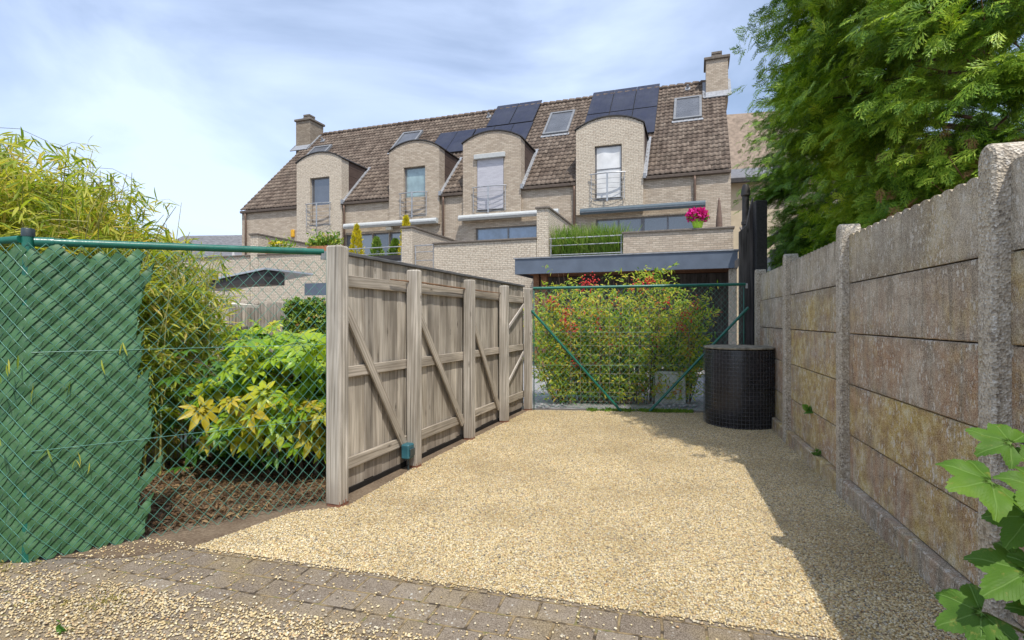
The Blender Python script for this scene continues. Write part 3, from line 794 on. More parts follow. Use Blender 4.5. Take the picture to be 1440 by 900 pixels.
for a, b in zip(ps[:-1], ps[1:]):
    a += .05; b -= .05
    for i, z in enumerate(zs):
        y = -.038 + rr.uniform(-.004, .004)
        t1 = zs[i + 1] - .007 if i < 4 else None
        mb = MB()
        if t1: mb.cbox(a, b, y - .04, y, z, t1, .006)
        else:
            n = 16; poly = [(a, z)]; poly += [(b, z)]
            top = []
            for q in range(n * 6 + 1):
                u = q / (n * 6); ph = (u * n) % 1.0
                top.append((a + (b - a) * u, 2.085 + .022 * abs(math.sin(PI * ph)) ** .6))
            poly += top[::-1]
            mb.prism(poly, 1, y - .04, y)
        mb.build('panel', M['cpanel'], CW)
    mb = MB(); mb.box(a, b, -.084, -.079, .15, 2.05); mb.build('backing', M['dark'], CW)  # added dark sheet that gives the panel joints their black shade
    mb = MB(); mb.cbox(a, b, -.10, .012, 0, .16, .008); mb.build('plinth', M['cpanel'], CW)
# ------------------------------------------------------------------ rear mesh gate
g0 = np.array([.335, 8.43]); g1 = np.array([3.55, 8.12]); GL = float(np.linalg.norm(g1 - g0))
RG = empty('chain_link_gate', (*g0, 0), math.atan2(g1[1] - g0[1], g1[0] - g0[0]), label='green chain link gate with two slanted braces at the end of the drive', cat='gate')
mb = MB(); mb.tube([(0, 0, 1.93), (GL, 0, 1.975)], .023, 12); mb.build('top_rail', M['green_paint'], RG, True, auto=40)
mb = MB(); mb.tube([(-.03, -.02, 1.58), (1.36, -.02, .02)], .019, 12); mb.build('brace', M['green_paint'], RG, True, auto=40)
mb = MB(); mb.tube([(GL + .04, -.02, 1.62), (1.80, -.02, .02)], .021, 12); mb.build('brace', M['green_paint'], RG, True, auto=40)
mb = MB(); link_wires(mb, 0, GL - .03, .02, 1.94, .085, .092, .0025, lambda x, z, y: (x, y, z + .04 * x / GL * z / 1.95)); mb.build('mesh', M['green_wire'], RG)
mb = MB()
for z in (.24, .72, 1.24): mb.tube([(0, -.005, z), (GL, -.005, z)], .002, 5)
mb.build('tension_wire', M['green_wire'], RG)
for x in (.012, GL - .02):
    mb = MB(); mb.tube([(x, 0, 0), (x, 0, 1.93)], .008, 8); mb.build('end_rod', M['green_paint'], RG, True)
mb = MB(); mb.cbox(GL + .005, GL + .03, -.03, .0, 1.91, 1.985, .003); mb.build('bracket', M['gal'], RG)
# ---- rusty square grid behind it
TR = empty('wire_trellis', (.95, 8.62, 0), math.atan2(-.10, 1), label='rusty square wire trellis standing between the mesh gate and the shrub', cat='trellis')
mb = MB()
for i in range(13): mb.tube([(i * .155, 0, .05), (i * .155, 0, 1.66)], .0024, 5)
mb.build('upright_wires', M['rust_wire'], TR)
mb = MB()
for i in range(11): mb.tube([(-.02, -.004, .12 + i * .15), (1.9, -.004, .12 + i * .15)], .0024, 5)
mb.build('cross_wires', M['rust_wire'], TR)
# ------------------------------------------------------------------ barrel
bx, by = 3.13, 7.33; br_ = .455
BR = empty('water_barrel', (bx, by, 0), 0, label='black plastic barrel wrapped in wire grid with a lichened round lid beside the concrete wall', cat='barrel')
mb = MB(); mb.lathe([(.44, .0), (.447, .02), (br_, .3), (br_, .85), (.445, 1.03), (.42, 1.035)], (0, 0), 48); mb.build('body', M['barrel'], BR, True, auto=40)
mb = MB(); mb.lathe([(.43, 1.04), (.468, 1.043), (.474, 1.055), (.470, 1.066), (.455, 1.072), (.2, 1.08), (.02, 1.082)], (0, 0), 48); mb.build('lid', M['lid'], BR, True, auto=50)
mb = MB(); q = br_ + .012
for i in range(62):
    a = 2 * PI * i / 62; mb.tube([(q * math.cos(a), q * math.sin(a), .02), (q * math.cos(a), q * math.sin(a), 1.03)], .0016, 4, False)
for i in range(20):
    z = .03 + i * .052
    mb.tube([((q + .003) * math.cos(2 * PI * k / 46), (q + .003) * math.sin(2 * PI * k / 46), z) for k in range(47)], .0016, 4, False)
mb.build('wire_cage', m_plain('grey_wire', (.17, .17, .18), .5, .4, .3), BR)
# ------------------------------------------------------------------ black timbers
t1 = empty('black_timber_post', (3.86, 8.3, 0), math.radians(-6), label='tall black painted square post with flaking edges behind the barrel', cat='post')
mb = MB(); mb.cbox(-.085, .085, -.07, .07, 0, 3.28, .008); mb.build('shaft', M['black_paint'], t1)
mb = MB(); mb.cbox(.045, .08, .071, .14, .5, 2.2, .004); mb.build('lath', M['wood_brown'], t1)
t2 = MB(); t2.prism([(-.115, 0), (.10, 0), (.10, 3.36), (.06, 3.23), (-.005, 2.92), (-.115, 2.82)], 1, -.02, .02)
tag(t2.build('black_fence_board', M['black_wood'], None, loc=(3.70, 8.42, 0)), 'wide charcoal board with a slanted top beside the black post', 'board')
fp = empty('flue_pipe', (3.92, 8.95, 0), 0, label='slim black flue pipe with a flared cap rising behind the charcoal board', cat='pipe')
mb = MB(); mb.lathe([(.055, 0), (.055, 3.02), (.068, 3.03), (.068, 3.08), (.057, 3.09), (.055, 3.50)], (0, 0), 18); mb.build('pipe', M['black_metal'], fp, True, auto=40)
mb = MB(); mb.lathe([(.057, 3.50), (.074, 3.52), (.07, 3.6), (.052, 3.68), (.046, 3.70)], (0, 0), 18); mb.build('pipe_cap', M['black_metal'], fp, True, auto=40)

# ------------------------------------------------------------------ the terrace of houses
RZ = math.radians(-19.0663); RD = np.array([math.cos(RZ), math.sin(RZ)]); VD = np.array([-RD[1], RD[0]]); OH = np.array([8.624, 21.0])
def hl(x, y, z=0): p = OH + RD * x + VD * y; return (float(p[0]), float(p[1]), z)
EZ = 7.45
def grid_wall(mb, xs, zs, solid, y0, y1):
    nx, nz = len(xs) - 1, len(zs) - 1
    def sol(i, k): return 0 <= i < nx and 0 <= k < nz and solid(i, k)
    for i in range(nx):
        for k in range(nz):
            if not sol(i, k): continue
            a, b, c, d = xs[i], xs[i + 1], zs[k], zs[k + 1]
            mb.add([(a, y0, c), (b, y0, c), (b, y0, d), (a, y0, d)], [(0, 1, 2, 3)])
            mb.add([(a, y1, c), (b, y1, c), (b, y1, d), (a, y1, d)], [(3, 2, 1, 0)])
            if not sol(i - 1, k): mb.add([(a, y0, c), (a, y0, d), (a, y1, d), (a, y1, c)], [(0, 1, 2, 3)])
            if not sol(i + 1, k): mb.add([(b, y0, c), (b, y1, c), (b, y1, d), (b, y0, d)], [(0, 1, 2, 3)])
            if not sol(i, k + 1): mb.add([(a, y0, d), (b, y0, d), (b, y1, d), (a, y1, d)], [(0, 1, 2, 3)])
            if not sol(i, k - 1): mb.add([(a, y0, c), (a, y1, c), (b, y1, c), (b, y0, c)], [(0, 1, 2, 3)])
def wall_holes(mb, x0, x1, z0, z1, holes, y0, y1):
    xs = sorted({x0, x1, *[h[0] for h in holes], *[h[1] for h in holes]}); zs_ = sorted({z0, z1, *[h[2] for h in holes], *[h[3] for h in holes]})
    def solid(i, k):
        cx, cz = (xs[i] + xs[i + 1]) / 2, (zs_[k] + zs_[k + 1]) / 2
        return not any(h[0] < cx < h[1] and h[2] < cz < h[3] for h in holes)
    grid_wall(mb, xs, zs_, solid, y0, y1)
def arch_z(x, x0, x1, zs_, rise):
    c = (x0 + x1) / 2; hw = (x1 - x0) / 2; R = (hw * hw + rise * rise) / (2 * rise)
    return zs_ + math.sqrt(max(0, R * R - (x - c) ** 2)) - (R - rise)
DY = -.15
def tiles(x0, x1, cut, off):
    """corrugated clay tiles laid in overlapping courses on the 45 degree slope"""
    pitch = .245; ncol = int((x1 - x0) / .035); V = []; F = []
    xs = np.linspace(x0, x1, ncol + 1)
    def prof(x):
        u = (x / .21) % 1.0
        return .028 * math.sin(2 * PI * u) if u < .5 else .013 * math.sin(2 * PI * u)
    pr = [prof(x) for x in xs]; rows = int(6.0 / pitch)
    for r in range(rows):
        y0 = -.09 + r * pitch; y1 = y0 + pitch + .02; b = len(V)
        jit = [random.uniform(-.006, .006) for _ in range(int((x1 - x0) / .21) + 2)]
        for lay, (y, lift) in enumerate(((y0, .0), (y0, .042), (y1, .006))):
            for i, x in enumerate(xs):
                l = lift + pr[i] + (jit[int((x - x0) / .21)] if lay == 1 else 0)
                V.append((x + off, y - l * .707, EZ + y + l * .707 + .02))
        n = len(xs)
        for i in range(n - 1):
            xm = (xs[i] + xs[i + 1]) / 2
            if any(c[0] < xm < c[1] and y0 < c[2] for c in cut): continue
            F.append((b + i, b + i + 1, b + n + i + 1, b + n + i)); F.append((b + n + i, b + n + i + 1, b + 2 * n + i + 1, b + 2 * n + i))
    return np.array(V), np.array(F)
def onroof(mb, x0, x1, y0, y1, lift0, lift1):
    """slab lying on the slope"""
    vs = []
    for l in (lift0, lift1):
        for x, y in ((x0, y0), (x1, y0), (x1, y1), (x0, y1)): vs.append((x, y - l * .707, EZ + y + l * .707))
    mb.add(vs, [(0, 3, 2, 1), (4, 5, 6, 7), (0, 1, 5, 4), (1, 2, 6, 5), (2, 3, 7, 6), (3, 0, 4, 7)])

def house(x0, x1, label, dorm, win, opts):
    root = empty('terraced_house', hl(x0, 0), RZ, label=label, cat='house', group='row of brick houses with arched dormers')
    off = (-x0, 0, 0); N = lambda: MB(off)
    dx0, dx1 = dorm['x']; zsp, rise = dorm.get('z', (9.55, .42))
    wx0, wx1, wz0, wz1 = dorm['win']
    holes = [w_[:4] for w_ in win] + [dorm['low'] if dorm.get('low') else (-99, -98, 1, 2)]
    holes = [h_ for h_ in holes if h_[0] > -90]
    mb = N(); wall_holes(mb, x0 + .003, x1 - .003, 0, EZ - .12, holes, 0, .3)
    mb.box(x0 + .01, x0 + .2, .31, 11.4, 0, EZ - .12); mb.box(x1 - .2, x1 - .01, .31, 11.4, 0, EZ - .12); mb.box(x0 + .21, x1 - .21, 11.2, 11.4, 0, EZ - .12)
    for xx in ((x0 + .02, x0 + .2), (x1 - .2, x1 - .02)):
        mb.prism([(.1, EZ - .115), (5.9, EZ + 5.75), (11.4, EZ - .115)], 0, xx[0], xx[1])
    mb.build('wall', M['brick'], root)
    mb = N(); mb.box(x0 + .25, x1 - .25, .9, 1.0, 3.35, 8.0); mb.box(dx0 + .1, dx1 - .1, .70, .75, 6.2, 9.3); mb.build('interior', M['dark'], root)  # near-black sheets stand for the unlit rooms behind the windows
    # roof
    V, F = tiles(x0, x1, [(dx0 - .02, dx1 + .02, 1.6)], -x0)
    rf = np_mesh('roof', V, F, M['tile'], root)
    mb = N(); mb.add([(x0, 5.9, EZ + 5.9), (x1, 5.9, EZ + 5.9), (x1, 11.7, EZ - .2), (x0, 11.7, EZ - .2)], [(0, 1, 2, 3)])
    mb.build('rear_slope', M['roof_back'], rf)
    mb = N(); n = int((x1 - x0) / .36); d_ = (x1 - x0) / n
    for i in range(n):
        a = x0 + i * d_; mb.tube([(a, 5.9, EZ + 5.90), (a + d_ * .25, 5.9, EZ + 5.955), (a + d_ * .8, 5.9, EZ + 5.945), (a + d_, 5.9, EZ + 5.89)], [.10, .135, .12, .10], 8)
    mb.build('ridge_tiles', M['tile'], rf)
    # gutters on both sides of the dormer
    for a, b in ((x0, dx0 - .03), (dx1 + .03, x1)):
        if b - a > .15:
            mb = N(); mb.cbox(a, b, -.165, -.03, EZ - .24, EZ - .11, .02); mb.build('gutter', M['gutter'], root)
    for xd in opts.get('pipes', []):
        mb = N(); mb.tube([(xd, -.10, EZ - .24), (xd, -.12, EZ - .45), (xd, -.09, EZ - .6), (xd, -.09, 3.35)], .05, 10); mb.build('downpipe', M['pipe_brown'], root, True)
    # dormer
    mb = N(); zb = dorm.get('zb', 5.93); y0, y1 = DY, .42
    lowh = dorm.get('low')
    cols = sorted({*np.linspace(dx0, dx1, 25).tolist(), wx0, wx1, *([lowh[0], lowh[1]] if lowh else [])})
    for a, b in zip(cols[:-1], cols[1:]):
        m_ = (a + b) / 2; ta, tb = arch_z(a, dx0, dx1, zsp, rise), arch_z(b, dx0, dx1, zsp, rise)
        segs = [(zb, None)]
        cuts = []
        if lowh and lowh[0] < m_ < lowh[1]: cuts.append((zb, lowh[3]))
        if wx0 < m_ < wx1: cuts.append((wz0, wz1))
        z = zb; pieces = []
        for c0, c1 in cuts:
            if c0 > z: pieces.append((z, c0))
            z = c1
        pieces.append((z, None))
        for p0, p1 in pieces:
            za, zb_ = (ta, tb) if p1 is None else (p1, p1)
            mb.add([(a, y0, p0), (b, y0, p0), (b, y0, zb_), (a, y0, za)], [(0, 1, 2, 3)])
            if p1 is None: mb.add([(a, y1, p0), (b, y1, p0), (b, y1, zb_), (a, y1, za)], [(3, 2, 1, 0)])
    zt = arch_z(dx0, dx0, dx1, zsp, rise)
    for x in (dx0, dx1):
        mb.add([(x, y0, zb), (x, y0, zt), (x, y1, zt), (x, y1, zb)], [(0, 1, 2, 3)])
    hs = [(wx0, wx1, wz0, wz1)] + ([(lowh[0], lowh[1], 3.3, lowh[3])] if lowh else [])
    for a, b, c, d in hs:
        e = .08
        mb.add([(a, y0, c), (a, y0, d), (a, e, d), (a, e, c)], [(0, 1, 2, 3)]); mb.add([(b, y0, c), (b, y0, d), (b, e, d), (b, e, c)], [(3, 2, 1, 0)])
        mb.add([(a, y0, d), (b, y0, d), (b, e, d), (a, e, d)], [(0, 1, 2, 3)]); mb.add([(a, y0, c), (b, y0, c), (b, e, c), (a, e, c)], [(3, 2, 1, 0)])
    mb.add([(dx0, y0, zb), (dx1, y0, zb), (dx1, 0, zb), (dx0, 0, zb)], [(0, 1, 2, 3)])
    dm = mb.build('dormer', M[dorm.get('mat', 'brick')], root)
    # cheeks and curved roof
    back = zt - EZ + .1
    for x in (dx0 + .03, dx1 - .03):
        mb = N(); mb.prism([(.425, EZ + .35), (.425, zt), (back, zt), (back, zt - .12)], 0, x - .02, x + .02)
        mb.build('cheek', M['cladding'], dm)
    mb = N(); n = 24; vs = []
    for y, e in ((DY - .05, .0), (zt + rise - EZ + .1, .0)):
        for i in range(n + 1):
            x = dx0 - .06 + (dx1 - dx0 + .12) * i / n
            z = arch_z(x, dx0 - .06, dx1 + .06, zsp - .01, rise + .01); vs.append((x, y, z + .006)); vs.append((x, y, z + .055))
    fs = []; m2 = 2 * (n + 1)
    for i in range(n):
        a = 2 * i
        fs += [(a, a + 2, a + 3, a + 1), (a + 1, a + 3, a + 3 + m2, a + 1 + m2), (a, a + m2, a + 2 + m2, a + 2), (a + m2, a + 1 + m2, a + 3 + m2, a + 2 + m2)]
    fs += [(0, 1, 1 + m2, m2), (2 * n, 2 * n + m2, 2 * n + 1 + m2, 2 * n + 1)]
    mb.add(vs, fs); mb.build('arched_roof', M['black_metal'], dm)
    # flashing beside the dormer, on its right side
    mb = N(); onroof(mb, dx1 + .0, dx1 + .15, -.16, zt - EZ + .12, .03, .075); mb.box(dx1 + .005, dx1 + .12, -.26, -.16, EZ - .2, EZ + .0)
    mb.build('flashing', M['zinc'], rf)
    # window in the dormer
    def window(a, b, c, d, y, pane, bars=(), fm='frame', t=.06):
        mb = N(); mb.box(a, a + t, y, y + .06, c, d); mb.box(b - t, b, y, y + .06, c, d); mb.box(a + t, b - t, y, y + .06, c, c + t); mb.box(a + t, b - t, y, y + .06, d - t, d)
        for x in bars: mb.box(x - .035, x + .035, y - .002, y + .058, c + t, d - t)
        fr = mb.build('window', M[fm], root)
        mb = N(); mb.box(a + t, b - t, y + .03, y + .045, c + t, d - t); pn = mb.build('pane', M[pane], fr)
        mb = N(); mb.box(a - .04, b + .04, y - .16, y + .0, c - .05, c - .002); mb.build('sill', M['frame_light'], fr)
        return fr
    fr = window(wx0 + .003, wx1 - .003, wz0 + .003, wz1 - .003, .0, dorm['pane'])
    if dorm.get('shutter'):
        mb = N(); mb.cbox(wx0 - .1, wx1 + .1, DY - .14, DY - .003, wz1 - .12, wz1 + .10, .02); mb.build('shutter_box', M['awning'], root)
        mb = N(); mb.box(wx0 + .02, wx1 - .02, DY + .02, DY + .04, wz0 + .05, wz1 - .1); mb.build('roller_shutter', M['shutter'], root)
    if dorm.get('cloth'):
        mb = N(); n = 12
        for i in range(n):
            for k in range(10):
                pass
        xs_ = np.linspace(wx0 + .07, wx1 - .05, 15); zs2 = np.linspace(wz0 + .08, wz1 - .07, 20)
        V2 = [(x - x0, -.02 + .012 * math.sin(9 * x + 5 * (z - wz1) * (x - wx0)) * (z - wz0) / 2.2, z) for z in zs2 for x in xs_]
        F2 = [(r * 15 + c, r * 15 + c + 1, (r + 1) * 15 + c + 1, (r + 1) * 15 + c) for r in range(19) for c in range(14)]
        np_mesh('white_sheet', V2, F2, M['cloth'], root, True)
        mb = N(); mb.box(wx0 + .05, wx1 - .05, -.045, -.03, wz0 + 1.28, wz0 + 1.31); mb.build('window_bar', M['frame'], root)
    # French balcony rail
    mb = N(); a, b = wx0 - .12, wx1 + .12; yy = DY - .12; zt_ = wz0 + 1.02; pts = []
    for i in range(9):
        u = i / 8; pts.append((a - .06 + (b - a + .12) * u, yy - .10 * math.sin(PI * u), zt_ + .03))
    mb.tube(pts, .026, 8)
    for k in range(5):
        z = wz0 + .02 + k * .2
        mb.tube([(a + (b - a) * i / 8, yy - .10 * math.sin(PI * i / 8), z) for i in range(9)], .010, 6)
    for x in (a, b): mb.tube([(x, yy, wz0 - .06), (x, yy, zt_ + .02)], .014, 6); mb.tube([(x, yy, wz0 - .03), (x, DY, wz0 - .03)], .014, 6); mb.tube([(x, yy, zt_ - .03), (x, DY, zt_ - .03)], .014, 6)
    c_ = (a + b) / 2; mb.box(c_ - .035, c_ + .035, yy - .125, yy - .105, wz0 - .14, zt_ + .02)
    mb.build('balcony_rail', M['gal'], root)
    # terrace doors and windows
    for w_ in win:
        window(w_[0] + .003, w_[1] - .003, w_[2] + .003, w_[3] - .003, .12, w_[4], w_[5], w_[6] if len(w_) > 6 else 'frame')
    if dorm.get('low'):
        l = dorm['low']; window(l[0] + .003, l[1] - .003, l[2] + .003, l[3] - .003, .1, 'glass_dark')
    for aw in opts.get('awnings', []):
        a, b, z, mt = aw; mb = N()
        poly = [(-.17, z - .11), (-.36, z - .13), (-.42, z - .06), (-.42, z + .03), (-.36, z + .12), (-.17, z + .13)]
        mb.prism(poly, 0, a, b); ob = mb.build('awning', M[mt], root)
        mb = N(); mb.box(a + .06, b - .06, -.425, -.421, z - .055, z - .035); mb.build('trim', M['frame'], ob)
    # solar panels, roof windows
    for (a, b, c, d) in opts.get('solar', []):
        mb = N(); onroof(mb, a, b, c, d, .10, .14); sp = mb.build('solar_panel', M['black_frame'], root)
        mb = N(); onroof(mb, a + .02, b - .02, c + .015, d - .015, .141, .144); mb.build('solar_cells', M['solar'], sp)
    for (a, b, c, d) in opts.get('skylights', []):
        mb = N(); onroof(mb, a, a + .11, c, d, .02, .15); onroof(mb, b - .11, b, c, d, .02, .15); onroof(mb, a + .11, b - .11, c, c + .09, .02, .15); onroof(mb, a + .11, b - .11, d - .09, d, .02, .15)
        sk = mb.build('skylight', M['frame_light'], root)
        mb = N(); onroof(mb, a + .11, b - .11, c + .09, d - .09, .09, .11); mb.build('pane', M['glass_sky'], sk)
        mb = N(); onroof(mb, a - .06, b + .06, c - .14, c - .01, .05, .075); mb.build('apron', M['zinc'], sk)
    for (a, y) in opts.get('vents', []):
        mb = N(); onroof(mb, a - .12, a + .12, y, y + .2, .04, .10); mb.tube([(a, y + .1, EZ + y + .1), (a, y - .05, EZ + y + .32)], .06, 8); mb.build('roof_vent', M['zinc'], root)
    if opts.get('chimney'):
        a, b = opts['chimney']; mb = N(); mb.box(a, b, 4.9, 6.15, EZ + 4.5, 14.02); ch = mb.build('chimney', M['brick_grey' if a < -20 else 'brick'], root)
        mb = N(); mb.cbox(a - .09, b + .09, 4.81, 6.24, 14.025, 14.16, .02); mb.build('chimney_cap', M['coping'], ch)
        c_ = (a + b) / 2; mb = N()
        for i in range(3): mb.box(c_ - .24, c_ + .24, 5.2, 5.75, 14.165 + i * .14, 14.265 + i * .14)
        mb.box(c_ - .17, c_ + .17, 5.27, 5.68, 14.15, 14.55); mb.build('chimney_pot', M['coping'], ch)
        mb = N(); onroof(mb, a - .12, b + (.12 if b < -1 else .02), 4.55, 4.98, .05, .10); onroof(mb, a - .15, a - .005, 4.6, 5.85, .05, .10); onroof(mb, b + .005, b + .14, 4.6, 5.85, .05, .10)
        mb.build('flashing', M['zinc'], ch)
    return root, N

HA, NA = house(-24.7, -18.2, 'leftmost brick house with end chimney and dark dormer window', dict(x=(-20.9, -18.12), win=(-20.06, -18.86, 6.3, 8.72), pane='glass_dark', low=(-20.1, -18.9, 3.3, 5.38), zb=3.3, mat='brick_rough'), [],
      dict(pipes=[-24.35], skylights=[(-23.6, -22.3, 3.2, 4.6)], chimney=(-25.35, -24.25), vents=[(-23.5, 5.1)]))
HB, NB = house(-18.2, -12.65, 'brick house with pale green dormer glass, second from the left end', dict(x=(-15.38, -12.68), win=(-14.58, -13.42, 6.42, 8.75), pane='glass_green'),
      [(-18.0, -16.45, 3.3, 5.72, 'glass_curtain', (-17.2,)), (-16.42, -15.5, 3.3, 5.72, 'glass_dark', ()), (-15.47, -13.4, 3.3, 5.72, 'glass_curtain', (-14.4,))],
      dict(pipes=[-18.02], awnings=[(-17.85, -12.72, 6.08, 'awning')], skylights=[(-17.5, -16.2, 3.3, 4.85)], solar=[(-14.8 + i * 1.075, -13.74 + i * 1.075, 2.62, 4.33) for i in range(2)]))
HC, NC = house(-12.65, -6.42, 'brick house with closed lilac dormer shutter and solar panels above it', dict(x=(-11.47, -8.66), win=(-10.78, -9.47, 6.4, 8.86), pane='glass_dark', shutter=True),
      [(-10.9, -7.0, 4.4, 5.66, 'glass_blue', (-9.35, -7.98), 'frame_light')],
      dict(pipes=[-12.5], awnings=[(-11.6, -6.9, 6.1, 'awning')], skylights=[(-8.6, -7.28, 3.2, 4.9)], vents=[(-12.35, 5.3)],
           solar=[(-12.6 + i * 1.075, -11.54 + i * 1.075, 2.62, 4.33) for i in range(3)] + [(-12.1, -10.8, 4.4, 6.2), (-10.77, -9.45, 4.4, 6.2)]))
HD, ND = house(-6.42, 0.0, 'right end brick house with sheeted dormer window, tall chimney and blue awning', dict(x=(-6.17, -3.36), win=(-5.37, -4.23, 6.52, 8.8), pane='glass_dark', cloth=True, mat='brick_rough'),
      [(-5.34, -1.14, 3.3, 5.72, 'glass_dark', (-4.4, -3.45, -2.4, -3.37))],
      dict(pipes=[-6.38 + .12, -1.35], awnings=[(-5.95, -.95, 6.02, 'awning_blue')], skylights=[(-2.3, -1.05, 3.15, 4.75)], chimney=(-.85, .15), vents=[(-1.7, 5.4)],
           solar=[(-6.55 + i * 1.16, -5.41 + i * 1.16, 4.32, 6.2) for i in range(3)] + [(-6.55 + i * 1.16, -5.41 + i * 1.16, 2.42, 4.28) for i in range(3)]))
# small fittings
mb = NA(); mb.cbox(-21.35, -21.12, -.12, -.002, 5.75, 6.15, .04); mb.build('alarm_box', M['yellow'], HA)
mb = NB(); mb.cbox(-15.5, -15.2, -.28, -.05, 5.78, 5.95, .02); mb.build('wall_lamp', M['cream'], HB)
mb = NC(); mb.tube([(-12.0, -.9, 4.3), (-12.0, -.9, 5.1)], .075, 12); mb.build('vent_pipe', M['white'], HC)
# terraces: slab, front wall, parapet, dividing walls
def terr(root, N, x0, x1, solid, gaps, divs, mt='brick_rough'):
    mb = N(); mb.box(x0, x1, -4.2, -.01, 3.05, 3.28); mb.build('terrace_slab', M['flag'], root)
    mb = N(); mb.box(x0, x1, -4.5, -4.21, 0, 3.28)
    mb.build('garden_wall', M[mt], root)
    for a, b, z in solid:
        mb = N(); mb.box(a, b, -4.5, -4.22, 3.285, z); p = mb.build('parapet', M[mt if z < 4.4 and a < -5 else 'brick'], root)
        mb = N(); mb.cbox(a - .04, b + .04, -4.56, -4.16, z + .003, z + .065, .01); mb.build('coping', M['coping'], p)
    for a, b in gaps:
        mb = N()
        for z in (3.72, 4.05, 4.3): mb.tube([(a, -4.4, z), (b, -4.4, z)], .022 if z > 4.2 else .016, 8)
        for x in (a + .05, b - .05): mb.tube([(x, -4.4, 3.28), (x, -4.4, 4.3)], .02, 8)
        mb.build('terrace_railing', M['gal'], root)
    for a, b, z in divs:
        mb = N(); mb.box(a, b, -4.5, -.01, 0, z); p = mb.build('dividing_wall', M[mt], root)
        mb = N(); mb.cbox(a - .05, b + .05, -4.56, -.005, z + .003, z + .075, .01); mb.build('coping', M['coping'], p)
terr(HD, ND, -6.2, -.19, [(-3.62, -.19, 4.32)], [(-6.2, -3.64)], [])
terr(HC, NC, -11.6, -6.66, [(-10.71, -6.66, 4.30)], [(-11.6, -10.73)], [(-6.64, -6.22, 5.36)])
terr(HB, NB, -19.14, -12.12, [(-19.14, -15.2, 4.2)], [(-15.18, -12.12)], [(-12.1, -11.63, 4.98)])
terr(HA, NA, -24.6, -19.62, [(-24.6, -19.62, 4.2)], [], [(-19.58, -19.16, 5.1)])
mb = NB(); mb.box(-15.1, -12.2, -4.3, -4.25, 3.35, 4.0); mb.build('railing_panel', M['black_metal'], HB)

# carport in front of the right house
CP = empty('carport', hl(-3.4, -5.8), RZ, label='flat roofed carport with blue grey fascia and timber underside behind the shrub', cat='carport')
mb = MB(); mb.cbox(-3.2, 3.17, -1.24, -1.18, 2.84, 3.31, .006); mb.box(-3.2, -3.15, -1.178, 1.28, 2.84, 3.31); mb.box(3.12, 3.17, -1.178, 1.28, 2.84, 3.31); mb.build('fascia', M['fascia'], CP)
mb = MB(); mb.box(-3.23, 3.2, -1.27, 1.28, 3.313, 3.345); mb.build('roof_edge', M['zinc'], CP)
mb = MB()
for i in range(16): mb.box(-3.13, 3.10, -1.15 + i * .15, -1.01 + i * .15, 2.92, 2.94)
mb.build('ceiling_boards', M['wood_brown'], CP)
for x in (-2.6, -2.35): 
    mb = MB(); mb.cbox(x - .09, x + .09, -.95, -.77, 0, 2.91, .01); mb.build('timber_post', M['wood_brown'], CP)
mb = MB(); mb.cbox(2.95, 3.15, -1.15, -.95, 0, 2.835, .01); mb.build('pier', M['cpost'], CP)
mb = MB(); mb.box(-3.1, 3.1, 1.0, 1.05, 0, 2.9); mb.box(3.0, 3.08, -.9, 1.0, 0, 2.9); mb.build('shade_black_boarding', M['black_wood'], CP)  # back wall coloured black to carry the shade beneath the roof
# side wall of the yard on the right, with sloping cap
YW = empty('side_wall', hl(.15, -4.5), RZ, label='brick side wall with sloping cap and pillar to the right of the carport', cat='wall')
mb = MB(); mb.prism([(0, 0), (0, 4.3), (-2.0, 3.75), (-2.9, 3.3), (-2.9, 0)], 0, -.12, .12); mb.box(-.2, .22, -2.95, -2.55, 0, 3.9); mb.build('masonry', M['brick'], YW)
mb = MB(); mb.prism([(0, 4.303), (0, 4.36), (-2.0, 3.81), (-2.55, 3.54), (-2.55, 3.48), (-2.0, 3.753)], 0, -.16, .16); mb.cbox(-.26, .28, -3.01, -2.49, 3.903, 3.98, .01); mb.build('coping', M['coping'], YW)

# neighbouring buildings
B1 = empty('rendered_house', (14.5, 27.5, 0), math.radians(-15), label='beige rendered house with grey slate roof behind the conifer', cat='house')
mb = MB(); mb.box(-3.3, 6, 0, 9, 0, 8.7); mb.build('wall', M['render'], B1)
mb = MB(); mb.prism([(-.45, 8.6), (4.5, 10.4), (9.45, 8.6), (9.45, 8.75), (4.5, 10.6), (-.45, 8.78)], 0, -3.5, 6.2); rf = mb.build('roof', M['slate'], B1)
mb = MB(); mb.cbox(-3.5, 6.2, -.62, -.46, 8.55, 8.8, .02); mb.build('gutter', M['black_metal'], B1)
mb = MB(); mb.box(-.9, .6, .1, .4, 8.95, 9.7); mb.build('roof_hatch', M['black_metal'], rf)
B2 = empty('distant_house', (22, 42, 0), math.radians(-12), label='brown tiled gable roof showing far behind between brick house and conifer', cat='house')
mb = MB(); mb.box(-7, 7, 0, 10, 0, 11.5); mb.build('wall', M['render'], B2)
mb = MB(); mb.prism([(-.5, 11.3), (5, 19.8), (10.5, 11.3)], 0, -7.3, 7.3); mb.build('roof', M['roof_back'], B2)
B3 = empty('slate_roofed_house', (-23.5, 38, 0), math.radians(-14), label='low grey slate roofed building behind the bamboo on the left', cat='house')
mb = MB(); mb.box(-7, 3.4, 0, 8, 0, 4.3); mb.build('wall', M['brick'], B3)
mb = MB(); mb.add([(-7.3, -.4, 4.2), (3.9, -.4, 4.2), (3.9, 8.4, 4.2), (-7.3, 8.4, 4.2), (-4, 4, 8.2), (6.6, 6.5, 8.3)], [(0, 1, 5, 4), (1, 2, 5), (2, 3, 4, 5), (3, 0, 4), (3, 2, 1, 0)]); mb.build('roof', M['slate'], B3)
mb = MB(); mb.box(-7.3, 3.9, -.55, -.4, 4.1, 4.25); mb.build('gutter', M['black_metal'], B3)
an = MB(); 
